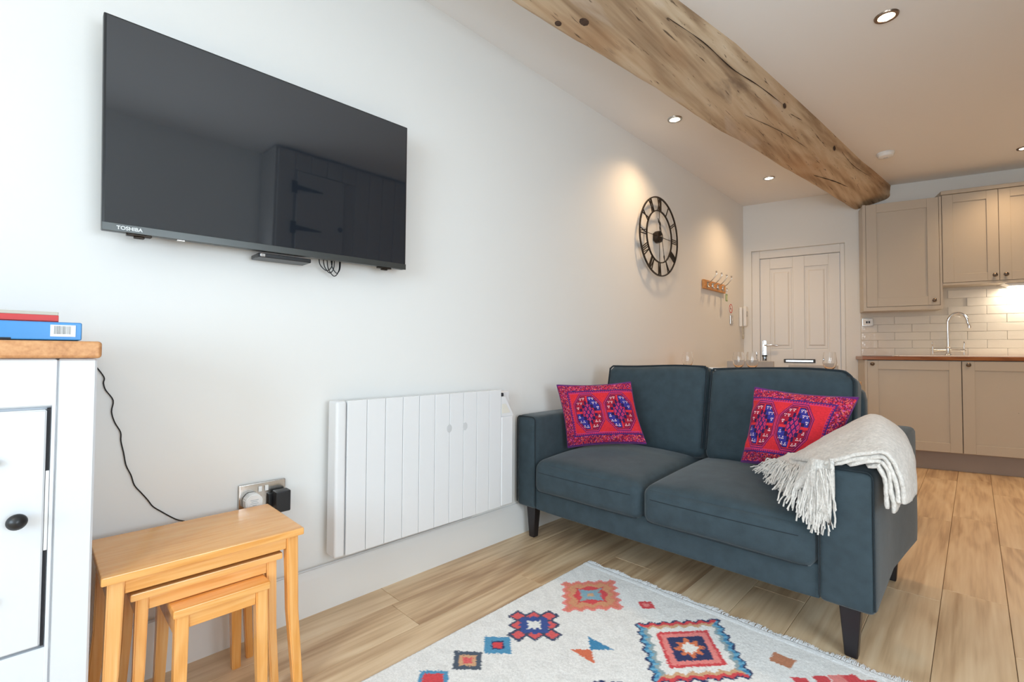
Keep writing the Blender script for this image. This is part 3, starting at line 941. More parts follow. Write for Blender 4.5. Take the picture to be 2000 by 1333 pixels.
bm = B(); tube(bm, smooth_path([(0, -.056, .120), (-.008, -.058, .140), (0, -.062, .160), (.008, -.058, .140), (0, -.056, .120)], 5), .003, 6); fin('loop', bm, M_WPLASTIC, t)
# no smoking sticker
t = wthing('no_smoking_sticker', 'round no smoking sticker with a red ring on the wall near the entry phone', 'sticker', 4.85, 1.405)
M_RED = mat('red_print', (.62, .09, .07, 1), .5, vary=.03)
bm = B(); cyl(bm, (0, -.0005, 0), .047, -.001, 'y', 32); fin('paper', bm, mat('sticker_paper', (.85, .85, .85, 1), .5, vary=.01), t, smooth=False)
bm = B(); lathe(bm, [(.036, -.0022), (.046, -.0022), (.046, -.0015), (.036, -.0015)], (0, 0, 0), 'y', 32, closed=True); bar2(bm, (-.026, .026), (.026, -.026), .008, -.0025, -.0022); fin('red_ring', bm, M_RED, t)
bm = B(); box(bm, -.022, .016, -.0021, -.0015, -.006, .002); fin('cigarette', bm, M_BLACK, t)
t = wthing('light_switch', 'brushed metal light switch on the wall under the no smoking sticker', 'light switch', 4.858, 1.25)
bm = B(); box(bm, -.037, .037, -.008, -.0005, 0, .088, .003, 2); fin('plate', bm, M_STEEL, t)
for a in (-.016, .004):
    bm = B(); box(bm, a, a + .012, -.012, -.008, .032, .056, .001); fin('rocker', bm, M_WPLASTIC, t)
# entry phone
t = wthing('entry_phone', 'white door entry handset with a coiled cord beside the cream front door', 'phone', 5.12, 1.235)
bm = B(); box(bm, -.045, .045, -.030, -.001, 0, .20, .008, 2); fin('base', bm, M_WPLASTIC, t)
bm = softbox(.048, .034, .21, .014, 8); bm.transform(Matrix.Translation((-.008, -.050, .105))); fin('handset', bm, M_WPLASTIC, t)
bm = B(); lathe(bm, [(.010, -.0695), (.014, -.0695), (.014, -.067), (.010, -.067)], (-.008, 0, .13), 'y', 20, closed=True)
for v in bm.verts: v.co.z = .13 + (v.co.z - .13) * 2.0
fin('oval_mark', bm, M_MIDGREY, t)
bm = B()
pts = []
for i in range(170):
    q = i / 169
    s_ = q * 2 * PI
    px = -.006 + .022 * math.sin(s_) ; pz = -.005 - .075 * (1 - math.cos(s_)) / 1.0 * .8 - .0
    a = i * .9
    pts.append((px + .005 * math.cos(a), -.028 + .005 * math.sin(a), pz))
tube(bm, pts, .0019, 5)
fin('coiled_cord', bm, M_CREAMPL, t)

# radiator
rd = wthing('radiator', 'white electric panel radiator on the wall between the side table and the sofa', 'radiator', .755, 0)
RF = -.100
bm = B(); box(bm, .012, .895, RF + .022, -.028, .222, .758, .004); fin('body', bm, M_RAD, rd)
bm = B(); box(bm, 0, .040, RF, -.030, .208, .768, .010, 3); fin('end_cap', bm, M_RAD, rd)
for k in range(10):
    bm = B(); a = .042 + k * .0778
    box(bm, a + .0006, a + .0772, RF, RF + .021, .210, .768, .003, 2); fin('front_panel', bm, M_RAD, rd)
bm = B(); box(bm, .821, .903, RF, -.030, .208, .640, .008, 3); hexa(bm, [(.821, RF, .640), (.903, RF, .640), (.903, -.03, .640), (.821, -.03, .640)], [(.821, RF, .735), (.845, RF, .735), (.845, -.03, .735), (.821, -.03, .735)])
fin('control_end', bm, M_RAD, rd)
bm = B(); box(bm, .826, .840, RF + .004, -.04, .736, .752, .002); fin('control_dial', bm, M_GAP, rd)
bm = B(); hexa(bm, [(.823, RF - .001, .655), (.88, RF - .001, .655), (.88, RF, .655), (.823, RF, .655)], [(.823, RF - .001, .70), (.85, RF - .001, .70), (.85, RF, .70), (.823, RF, .70)]); fin('control_label', bm, mat('pale_label', (.78, .76, .68, 1), .5, vary=.03), rd)
for x in (.15, .72):
    bm = B(); box(bm, x, x + .03, -.030, -.001, .25, .74, .002); fin('wall_bracket', bm, M_STEEL, rd, smooth=False)
for y0_, dx in ((1.262, 0), (1.350, 0)):
    bm = B(); r_ = bmesh.ops.create_icosphere(bm, subdivisions=2, radius=1)
    for v in r_['verts']: v.co = Vector((v.co.x * .014, v.co.y * .0004, v.co.z * .018))
    bm.transform(Matrix.Translation((y0_ - .755, RF - .0001, .617))); fin('scuff_mark', bm, mat('grey_scuff', (.58, .59, .60, 1), .8, vary=.1), rd)
# radiator flex running along the skirting top
bm = B(); tube(bm, smooth_path([(1.52, -.05, .203), (1.46, -.03, .182), (1.40, -.024, .172), (1.0, -.022, .168), (.5, -.022, .166), (.2, -.022, .165)], 8), .0045, 8)
o = fin('radiator_flex', bm, mat('pale_grey_cable', (.60, .61, .62, 1), .5, vary=.03), None, (0, 0, 0), PI / 2); tag(o, 'pale grey flex lying along the top of the skirting under the radiator', 'cable')
t = wthing('double_socket', 'double wall socket with a polished steel faceplate above the side table', 'socket', .472, .420)
bm = B(); box(bm, 0, .146, -.011, -.0005, 0, .086, .004, 2); fin('faceplate', bm, M_STEEL, t)
for a in (.058, .078):
    bm = B(); box(bm, a, a + .011, -.016, -.011, .056, .074, .001); fin('switch', bm, M_WPLASTIC, t)
pl = wthing('white_plug', 'white plug with printed text in the left side of the double socket', 'plug', .508, .453)
bm = B()
prism(bm, [(-.024, -.018), (-.016, -.026), (.016, -.026), (.024, -.018), (.026, .010), (.012, .026), (-.012, .026), (-.026, .010)], -.050, -.0115); bmesh.ops.bevel(bm, geom=[e for e in bm.edges], offset=.003, segments=2, affect='EDGES')
fin('body', bm, M_WPLASTIC, pl)
bm = B()
for zz, ww in ((.008, .012), (.003, .009), (-.003, .012), (-.009, .006)):
    box(bm, -ww, ww, -.0505, -.050, zz, zz + .0014)
fin('print', bm, mat('blue_grey_print', (.35, .42, .46, 1), .6, vary=.05), pl, smooth=False)
pb = wthing('black_plug', 'chunky black power adapter in the right side of the double socket', 'plug', .590, .440)
bm = B(); box(bm, -.020, .028, -.062, -.022, -.034, .036, .004, 2); box(bm, -.032, .015, -.024, -.0115, -.020, .026, .003, 2); fin('body', bm, M_BLACK, pb)
bm = B()
P = [(.111, .907), (.128, .872), (.133, .855), (.138, .835), (.149, .806), (.150, .775), (.160, .745), (.168, .715), (.170, .69), (.182, .655), (.184, .62), (.193, .59), (.207, .56), (.222, .535), (.232, .512), (.249, .49), (.272, .470), (.292, .447), (.31, .435), (.33, .428)]
tube(bm, smooth_path([(p[0], -.007, p[1]) for p in [(.100, .93)] + [(q[0] + .0035 * math.sin(i * 1.9), q[1]) for i, q in enumerate(P)]], 4), .0018, 6)
o = fin('wall_cable', bm, M_BLACK, None, (0, 0, 0), PI / 2); tag(o, 'thin black wavy cable running down the white wall from sideboard to table', 'cable')

# ------------------------------------------------------------------ sideboard (front faces the room; local x along the wall)
sb = wthing('sideboard', 'white painted sideboard with a rustic oak top at the left edge of the photo', 'sideboard', 0, 0)
FX = -.38
YL = -.95
bm = B(); box(bm, YL - .02, .098, FX - .012, -.004, .928, .964, .007, 3); fin('oak_top', bm, M_SLAB, sb)
bm = B()
box(bm, YL, .092, FX + .018, -.02, .10, .927, .002)
box(bm, .030, .092, FX, FX + .018, .0, .927, .004)          # corner stile
box(bm, YL, YL + .062, FX, FX + .018, .0, .927, .004)
box(bm, YL + .062, .030, FX, FX + .018, .830, .927, .003); box(bm, YL + .062, .030, FX, FX + .018, .06, .345, .003)
box(bm, .024, .030, FX - .002, FX, .06, .925, .001)            # bead beside the stile
for yy in (YL + .01, .06):
    box(bm, yy, yy + .03, -.06, -.022, 0, .1)
fin('body', bm, M_WHITECAB, sb, ang=30)
bm = B(); box(bm, .0175, .0225, FX + .002, FX + .0175, .350, .826); fin('door_gap', bm, M_GAP, sb, smooth=False)
bm = B(); box(bm, .0178, .0232, FX - .0005, FX + .002, .540, .700, .0005); fin('latch_plate', bm, M_RAD, sb, smooth=False)
bm = B(); box(bm, -.20, .017, FX - .003, FX + .016, .352, .824, .003)
dd = fin('door', bm, M_WHITECAB, sb)
def sbknob(y, z, r):
    bm = B(); lathe(bm, [(0, FX - .034), (r * .55, FX - .033), (r * .95, FX - .027), (r, FX - .022), (r * .85, FX - .016), (r * .45, FX - .012), (r * .42, FX - .005), (r * .6, FX - .003), (0, FX - .003)], (y, 0, z), 'y', 24)
    fin('knob', bm, M_BLACK, dd)
sbknob(-.020, .612, .0155)
bm = B(); box(bm, -.60, -.205, FX - .003, FX + .016, .352, .824, .003); d2 = fin('door', bm, M_WHITECAB, sb)
for z in (.728, .463):
    bm = B(); cyl(bm, (-.053, FX - .003, z), .007, -.008, 'y', 14); fin('hinge_screw', bm, M_GAP, dd)

# two boxes lying on the sideboard
b1 = wthing('game_box', 'blue box with a white barcode label lying on the oak sideboard top', 'box', 0, .9655)
bm = B(); box(bm, -.30, .066, -.372, -.10, 0, .0375, .003, 2); fin('carton', bm, mat('blue_card', sl(58, 138, 205), .35, bump=.02), b1)
bm = B(); box(bm, .018, .056, -.3728, -.372, .0075, .0315); lb = fin('barcode_label', bm, mat('label_white', (.85, .86, .86, 1), .5, vary=.01), b1, smooth=False)
bm = B(); x = .0235; r3 = random.Random(5)
while x < .049:
    w_ = r3.choice((.0004, .0007, .0012)); box(bm, x, x + w_, -.3731, -.3728, .0125, .0295); x += w_ + r3.choice((.0005, .0009))
fin('barcode_bars', bm, mat('grey_ink', (.25, .26, .27, 1), .6, vary=.05), lb, smooth=False)
bm = B(); box(bm, -.30, -.037, -.3722, -.370, 0, .004); fin('dark_base_strip', bm, M_GAP, b1, smooth=False)
b2 = wthing('book', 'red covered book lying flat on top of the blue box', 'book', 0, 1.0035)
M_REDC = mat('red_cover', sl(196, 58, 60), .5, bump=.05)
bm = B(); box(bm, -.27, .030, -.364, -.362, 0, .0135, .0005); box(bm, -.27, .030, -.364, -.15, 0, .0015); fin('spine', bm, M_REDC, b2, smooth=False)
bm = B(); box(bm, -.27, .0295, -.363, -.15, .0135, .0205, .0008); fin('pages', bm, mat('grey_cover', sl(186, 184, 174), .7, vary=.04), b2, smooth=False)

# ------------------------------------------------------------------ nest of tables
def nest(name, label, y0, y1, x0, x1, zt, th, leg, splay, over, front_open=True):
    t = thing(name, label, 'table', ((x0 + x1) / 2, (y0 + y1) / 2, 0), 0, 'nest of three honey oak tables')
    cx, cy = (x0 + x1) / 2, (y0 + y1) / 2
    hx, hy = (x1 - x0) / 2, (y1 - y0) / 2
    bm = B(); box(bm, -hx, hx, -hy, hy, zt - th, zt, .004, 2); fin('table_top', bm, M_PINE, t)
    ih, jh = hx - over, hy - over
    zb = zt - th
    for sx in (-1, 1):
        for sy in (-1, 1):
            bm = B()
            xa, ya = sx * ih, sy * jh                # outer corner at top
            xi, yi = sx * (ih - leg), sy * (jh - leg)
            xo, yo = sx * (ih + 0.004), sy * (jh + splay)
            xq, yq = sx * (ih + .004 - leg * .8), sy * (jh + splay - leg * .8)
            zm = zb * .45
            a = [(xq, yq, 0), (xo, yq, 0), (xo, yo, 0), (xq, yo, 0)]
            b = [(xi, yi, zb), (xa, yi, zb), (xa, ya, zb), (xi, ya, zb)]
            m_ = [tuple(Vector(p).lerp(Vector(q), .52) + Vector((0, -sy * splay * .30, 0))) for p, q in zip(a, b)]
            va = [bm.verts.new(p) for p in a]; vm = [bm.verts.new(p) for p in m_]; vb = [bm.verts.new(p) for p in b]
            bm.faces.new(va); bm.faces.new(vb)
            for k in range(4):
                l = (k + 1) % 4
                bm.faces.new([va[k], va[l], vm[l], vm[k]]); bm.faces.new([vm[k], vm[l], vb[l], vb[k]])
            bmesh.ops.bevel(bm, geom=[e for e in bm.edges if abs(e.verts[0].co.z - e.verts[1].co.z) > .05], offset=.003, segments=2, affect='EDGES')
            fin('leg', bm, M_PINEZ, t)
    ap = .032
    for nm, bx in (('apron', (-jh + leg, jh - leg, 1)), ('apron', (-jh + leg, jh - leg, -1))):
        bm = B(); s = bx[2]
        if s == 1: box(bm, ih - .020, ih - .004, bx[0], bx[1], zb - ap, zb, .001)
        else: box(bm, -ih + .004, -ih + .020, bx[0], bx[1], zb - ap, zb, .001)
        fin(nm, bm, M_PINE, t)
    for s in (1, -1):
        bm = B(); box(bm, -ih + leg, ih - leg, s * (jh - .010) - .008, s * (jh - .010) + .008, zb - .05, zb, .001); fin('side_apron', bm, M_PINE, t)
    return t



nest('side_table', 'largest of the three nested honey oak tables, against the wall beside the sideboard', .108, .541, .075, .372, .450, .020, .031, .020, .012)
nest('side_table', 'middle honey oak table tucked under the largest one of the nest', .162, .494, .090, .345, .386, .018, .025, .012, .012)
nest('side_table', 'smallest honey oak table at the front and bottom of the nest', .238, .452, .122, .380, .333, .020, .029, .004, .005)

# ------------------------------------------------------------------ sofa
sf = thing('sofa', 'slate blue velvet two seat sofa on black tapered legs beside the radiator', 'sofa', (.765, 2.2, 0))
SX0, SX1, SY0, SY1 = .020 - .765, 1.512 - .765, 1.765 - 2.2, 2.62 - 2.2
AI0, AI1 = .150 - .765, 1.356 - .765


def arm(x0, x1, flare=0.0):
    bm = softbox(x1 - x0, SY1 - SY0, .465, .022, 12, (.0, .004, .006))
    bm.transform(Matrix.Translation(((x0 + x1) / 2, (SY0 + SY1) / 2, .16 + .2325)))
    for v in bm.verts:
        v.co.x += flare * max(0, (v.co.y - SY0) / (SY1 - SY0) - .5) * 2 * (1 if v.co.x > (x0 + x1) / 2 else .3)
        v.co.x += .003 * noise.noise(v.co * 4)
    return bm


for x0, x1, fl in ((SX0, AI0, 0), (AI1, SX1 - .006, .040)):
    bm = arm(x0, x1, fl)
    if fl:
        for v in bm.verts: v.co.z = .16 + (v.co.z - .16) * (.925 + .12 * (v.co.y - SY0) / (SY1 - SY0))
    a = fin('arm', bm, M_SOFA, sf)
    bm = B()
    yf = SY0 - .001
    pts = []
    r = .02; zt_ = .622 if not fl else .590
    xa, xb = x0 + .004, x1 - .004
    for (cx, cz, a0) in ((xb - r, zt_ - r, 0), (xa + r, zt_ - r, 90)):
        for k in range(5):
            an = math.radians(a0 + 90 * k / 4); pts.append((cx + r * math.cos(an), yf + .003, cz + r * math.sin(an)))
    tube(bm, [(xb, yf + .004, .18)] + pts + [(xa, yf + .003, .18)], .0028, 6)
    fin('piping', bm, M_PIPE, a)
bm = softbox(AI1 - AI0 + .01, .06, .115, .012, 8, (0, .002, 0)); bm.transform(Matrix.Translation(((AI0 + AI1) / 2, SY0 + .036, .16 + .0575)))
fin('front_rail', bm, M_SOFA, sf)
bm = B(); box(bm, AI0, AI1, SY0 + .06, SY1 - .02, .165, .262, .005); fin('base', bm, M_SOFA, sf)
bm = softbox(AI1 - AI0 + .06, .13, .58, .05, 12, (0, .004, 0))
bm.transform(Matrix.Translation(((AI0 + AI1) / 2, SY1 - .075, .225 + .29)))
for v in bm.verts: v.co.y += .02 * max(0, v.co.z - .4)
fin('back_frame', bm, M_SOFA, sf)
XM = .7435 - .765
for i, (xa, xb) in enumerate(((AI0 + .003, XM - .002), (XM + .002, AI1 - .003))):
    wd = xb - xa
    bm = softbox(wd, .66, .165, .042, 22, (.0, .012, .036))
    for v in bm.verts:
        f = (v.co.y + .33) / .66
        v.co.z += .004 * noise.noise(v.co * 5 + Vector((i * 3, 0, 0)))
        if v.co.z > 0: v.co.z += -.010 + .022 * f
        if v.co.z < 0: v.co.z = max(v.co.z, -.075)
    bm.transform(Matrix.Translation(((xa + xb) / 2, SY0 - .022 + .33, .258 + .078)))
    c = fin('seat_cushion', bm, M_SOFA, sf)
    bm = B()
    for w_ in (.42, -.86):
        pts = []
        for k in range(25):
            u = -.93 + 1.86 * k / 24
            yy = -(.33 + .012 * ((1 - u * u) * (1 - w_ * w_)) ** .6) + (.010 if abs(u) > .9 else 0) + (.004 if w_ < -.5 else 0)
            zz = max(w_ * .0825 - (.010 if w_ > 0 else 0), -.070)
            pts.append(((xa + xb) / 2 + u * wd / 2, SY0 - .022 + .33 + yy + .0006, .258 + .078 + zz))
        tube(bm, pts, .0017, 6)
    fin('seam', bm, M_PIPE, c)
for i, (xa, xb, rl, rr) in enumerate(((.182 - .765, XM + .026, .040, .030), (XM + .030, 1.378 - .765, .030, .062))):
    wd = xb - xa; h = .465; n = 26; th = .155
    # outline rounded rect swept front to back, puffed
    bm = softbox(wd, th, h, .045, 22, (0, .026, .0))
    for v in bm.verts:
        # rounder top corners
        for sx, R_ in ((-1, rl), (1, rr)):
            cx, cz = sx * (wd / 2 - R_), h / 2 - R_
            if (v.co.x - cx) * sx > 0 and v.co.z > cz:
                d = Vector((v.co.x - cx, v.co.z - cz)); L_ = d.length
                mx_ = max(abs(d.x), abs(d.y), 1e-6)
                s_ = mx_ / L_
                v.co.x = cx + d.x * s_; v.co.z = cz + d.y * s_
        v.co.y += .006 * noise.noise(Vector((v.co.x * 5 + i * 7, 0, v.co.z * 5)))
        v.co.z += .006 * math.sin(v.co.x * 9 + i) * (v.co.z > 0)
    M_ = Matrix.Translation(((xa + xb) / 2, .205, .648)) @ Matrix.Rotation(math.radians(-11), 4, 'X')
    bm.transform(M_)
    c = fin('back_cushion', bm, M_SOFA, sf)
    for yy, rad_ in ((-th / 2 + .012, .0046), (th / 2 - .012, .0044)):
        pts = []
        for sx, R_, a0 in ((1, rr, 0), (-1, rl, 90)):
            for k in range(7):
                an = math.radians(a0 + 90 * k / 6)
                cx, cz = sx * (wd / 2 - R_), h / 2 - R_
                pts.append((cx + (R_ - .010) * math.cos(an), yy, cz + (R_ - .010) * math.sin(an)))
        pts = [(wd / 2 - .008, yy, -h / 2 + .05), (wd / 2 - .008, yy, 0)] + pts[:7] + [(wd * .2, yy, h / 2 - .008), (-wd * .2, yy, h / 2 - .008)] + pts[7:] + [(-wd / 2 + .008, yy, 0), (-wd / 2 + .008, yy, -h / 2 + .05)]
        pts = [(p[0], p[1], p[2] + .006 * math.sin(p[0] * 9 + i) * (p[2] > 0)) for p in pts]
        bm = B(); tube(bm, smooth_path(pts, 3), rad_, 6); bm.transform(M_); fin('piping', bm, M_PIPE, c)
for lx, ly, sx in ((.087 - .765, 1.825 - 2.2, -1), (1.435 - .765, 1.822 - 2.2, 1), (.10 - .765, 2.555 - 2.2, -1), (1.46 - .765, 2.555 - 2.2, 1)):
    bm = B(); a, b = .024, .017
    ox = -sx * .004
    hexa(bm, [(lx - b + ox * 0, ly - b, 0), (lx + b, ly - b, 0), (lx + b, ly + b, 0), (lx - b, ly + b, 0)],
         [(lx - a * 1.2, ly - a, .163), (lx + a * 1.2, ly - a, .163), (lx + a * 1.2, ly + a, .163), (lx - a * 1.2, ly + a, .163)], .003)
    fin('leg', bm, M_LEG, sf)

# ------------------------------------------------------------------ woven patterns (computed colour per vertex)
C = lambda r, g, b: np.array(sl(r, g, b)[:3])


def colour_attr(me, cols):
    a = me.color_attributes.new('pattern', 'FLOAT_COLOR', 'POINT')
    buf = np.ones((len(cols), 4)); buf[:, :3] = cols
    a.data.foreach_set('color', buf.ravel())


def grid_mesh(name, P, mat_, parent, close=None):
    """P: (ny, nx, 3) array"""
    ny, nx = P.shape[:2]
    idx = np.arange(ny * nx).reshape(ny, nx)
    q = np.stack([idx[:-1, :-1], idx[:-1, 1:], idx[1:, 1:], idx[1:, :-1]], -1).reshape(-1, 4)
    me = bpy.data.meshes.new(name)
    me.from_pydata(P.reshape(-1, 3).tolist(), [], q.tolist())
    me.polygons.foreach_set('use_smooth', [True] * len(me.polygons))
    return me


def put(col, mask, c):
    col[mask] = c


def octo(x, y, a, b, cut):
    """octagon-norm: <1 inside; a,b half sizes"""
    ax, ay = np.abs(x) / a, np.abs(y) / b
    return np.maximum(np.maximum(ax, ay), (ax + ay) / cut)


def kilim_cushion(u, v, c1, c2, au, frame_l, frame_r, seed=0):
    """u right, v up (0..1); c1, c2 octagon centres in u"""
    RED, DRED, NAVY, PURP, PINK, ORNG, WHT = C(208, 44, 54), C(150, 22, 52), C(44, 40, 110), C(104, 32, 98), C(200, 60, 110), C(226, 92, 60), C(236, 200, 205)
    col = np.empty(u.shape + (3,)); col[:] = RED
    # outer border: busy broken weave
    bl = (u < frame_l) | (u > frame_r) | (v < .135) | (v > .865)
    ga, gb = (u * 1.35 + v) * 46, (u * 1.35 - v) * 46
    ia, ib = np.floor(ga).astype(int), np.floor(gb).astype(int)
    hsh = ((ia * 73856093) ^ (ib * 19349663) ^ int(seed * 7 + 3)) % 97
    fa_, fb_ = ga - ia, gb - ib
    put(col, bl, C(206, 48, 64))
    core = (fa_ > .14) & (fb_ > .14)
    put(col, bl & (hsh < 26), C(124, 24, 60)); put(col, bl & (hsh >= 26) & (hsh < 44) & core, C(58, 36, 96)); put(col, bl & (hsh >= 44) & (hsh < 58) & core, C(226, 104, 96))
    put(col, bl & (hsh >= 58) & (hsh < 66) & core, C(206, 84, 150)); put(col, bl & ((fa_ < .14) | (fb_ < .14)) & (hsh > 40), C(96, 26, 66))
    put(col, (v > .972) | (v < .02), C(96, 40, 110))
    # toothed frame
    fr = 0.040
    inn = (u > frame_l) & (u < frame_r) & (v > .135) & (v < .865)
    du = np.minimum(np.abs(u - frame_l), np.abs(u - frame_r)) * 1.35
    dv = np.minimum(np.abs(v - .135), np.abs(v - .865))
    d = np.minimum(du, dv)
    put(col, inn & (d < .050), C(196, 44, 72))
    put(col, inn & (d < .017), NAVY)
    tooth = np.where(dv < du, np.sin(u * 2 * PI / .026) > 0, np.sin(v * 2 * PI / .036) > 0)
    put(col, inn & (d >= .012) & (d < .042) & tooth, PURP)
    put(col, inn & (d >= .042) & (d < .050), PINK)
    field = inn & (d >= .050)
    for cx in (c1, c2):
        x, y = (u - cx), (v - .5)
        o = octo(x, y, au, .315, 1.42)
        O = field & (o < 1)
        put(col, field & (o < 1.0), C(62, 28, 86)); put(col, field & (o < .965), C(196, 52, 92)); put(col, field & (o < .915), C(58, 24, 76)); put(col, field & (o < .865), RED)
        # stepped quarters
        for sx in (-1, 1):
            for sy in (-1, 1):
                xx, yy = x * sx / au, y * sy / .315
                inside = field & (o < .84) & (xx > .05) & (yy > .06)
                stair = np.floor(xx * 5.2) / 5.2 + np.floor(yy * 5.2) / 5.2
                q = inside & (stair > .44)
                qb = inside & (stair > .34) & ~q
                cc = C(52, 48, 130) if sx * sy > 0 else C(158, 26, 48)
                put(col, inside & (stair > .36), C(46, 24, 72))
                put(col, q & (o < .80), cc)
                # little trios of dots
                for (px, py) in ((.22, .68), (.44, .66), (.56, .42), (.36, .52), (.70, .22), (.24, .52)) if False else ((.22, .70), (.42, .68), (.42, .46), (.62, .46), (.68, .22)):
                    for ox, oy in ((-.045, .03), (.045, .03), (0, -.04)):
                        r_ = ((xx - px - ox) / .030) ** 2 + ((yy - py - oy) / .026) ** 2
                        put(col, q & (r_ < 1), WHT)
        # centre lozenge
        dm = np.abs(x) / (au * .42) + np.abs(y) / (.315 * .52)
        put(col, field & (dm < 1), C(54, 30, 92))
        a_ = (x / (au * .42) + y / (.315 * .52)); b_ = (x / (au * .42) - y / (.315 * .52))
        fa, fb = np.mod((a_ + 1) * 1.5, 1), np.mod((b_ + 1) * 1.5, 1)
        put(col, field & (dm < .95) & (fa > .16) & (fa < .84) & (fb > .16) & (fb < .84), C(196, 52, 96))
        put(col, field & (dm < .95) & (fa > .40) & (fa < .60) & (fb > .40) & (fb < .60), C(110, 30, 90))
    return col


M_KILIM = attr_mat('kilim_weave', .85, .35, 420, .15, .12)


def scatter(name, label, c, n_out, thick, args, seed, sag=0):
    """c: corners TL, TR, BR, BL (world)"""
    TL, TR, BR, BL = [np.array(p, float) for p in c]
    cen = (TL + TR + BR + BL) / 4
    t = thing(name, label, 'cushion', tuple(cen), 0, 'red patterned cushions on the sofa')
    nx, ny = 236, 176
    u, v = np.meshgrid(np.linspace(0, 1, nx), np.linspace(0, 1, ny))
    base = (TL * 1.0)[None, None] * ((1 - u) * v)[..., None] + TR * (u * v)[..., None] + BR * (u * (1 - v))[..., None] + BL * ((1 - u) * (1 - v))[..., None] - cen
    # pinched edges
    pin = .035
    cu = (base * 0)
    su = np.sin(PI * u); sv = np.sin(PI * v)
    ax = ((TR + BR) - (TL + BL)) / 2; ay = ((TL + TR) - (BL + BR)) / 2
    base = base + ax * ((0.5 - u) * pin * 1.6 * sv)[..., None] * (np.abs(u - .5)[..., None] * 2) ** 2 + ay * ((0.5 - v) * pin * 1.9 * su)[..., None] * (np.abs(v - .5)[..., None] * 2) ** 2
    nrm = np.array(n_out, float); nrm /= np.linalg.norm(nrm)
    puff = (np.maximum(1 - (2 * u - 1) ** 2, 0) * np.maximum(1 - (2 * v - 1) ** 2, 0)) ** .48
    wr = .0035 * (np.sin(u * 17 + v * 8 + seed) * np.sin(v * 23 - u * 6) + .7 * np.sin(u * 31 - v * 19)) * (1 - puff * .6) * (puff > 0.02)
    wr = wr + .006 * np.sin(v * 26 + 5 * np.sin(u * 5)) * np.exp(-((v - .10) / .09) ** 2) * su
    for s, nm in ((1, 'front_cover'), (-1, 'back_cover')):
        P = base + nrm * (s * (puff * thick + wr))[..., None]
        if s < 0: P = P[:, ::-1]
        me = grid_mesh(nm, P, None, t)
        uu = u if s > 0 else u[:, ::-1]
        colour_attr(me, kilim_cushion(uu, v, *args, seed).reshape(-1, 3))
        o = link(nm, me, M_KILIM, t)
        m_ = o.modifiers.new('thickness', 'SOLIDIFY'); m_.thickness = .002; m_.offset = -1
    # edge seam
    e = [base[0, i] for i in range(0, nx, 5)] + [base[j, -1] for j in range(0, ny, 5)] + [base[-1, i] for i in range(nx - 1, 0, -5)] + [base[j, 0] for j in range(ny - 1, 0, -5)]
    bm = B(); tube(bm, [tuple(p) for p in e], .0026, 6, closed=True); fin('edge_seam', bm, mat('purple_seam', C(92, 36, 100).tolist() + [1], .8, bump=.2), t)
    return t


scatter('scatter_cushion', 'red patterned cushion leaning on the left arm of the sofa', [(.140, 1.945, .778), (.452, 2.165, .800), (.560, 2.130, .500), (.200, 1.965, .452)], (.42, -.80, .36), .050, (.37, .775, .195, .12, 1.2), 0)
scatter('scatter_cushion', 'red patterned cushion at the right end of the sofa, half under the throw', [(1.056, 2.15, .806), (1.408, 2.195, .784), (1.325, 2.085, .486), (1.010, 2.115, .488)], (-.12, -.88, .40), .052, (.19, .555, .178, -.2, .88), 2.0)

# ------------------------------------------------------------------ throw over the right arm
F0 = smooth_path([(1.366, 1.746, .580), (1.392, 1.748, .610), (1.434, 1.750, .634), (1.478, 1.752, .650), (1.522, 1.752, .661), (1.549, 1.752, .645), (1.568, 1.752, .600), (1.574, 1.752, .549), (1.576, 1.752, .520)], 5)
B0 = smooth_path([(1.165, 2.0, .514), (1.224, 2.01, .559), (1.296, 2.03, .618), (1.368, 2.07, .675), (1.448, 2.16, .727), (1.509, 2.20, .692), (1.548, 2.17, .648), (1.564, 2.14, .585), (1.568, 2.10, .515)], 5)
th = thing('throw_blanket', 'oatmeal wool throw with a fringe, folded over the right arm of the sofa', 'blanket', (1.47, 1.95, .62))
OFF = Vector((1.47, 1.95, .62))


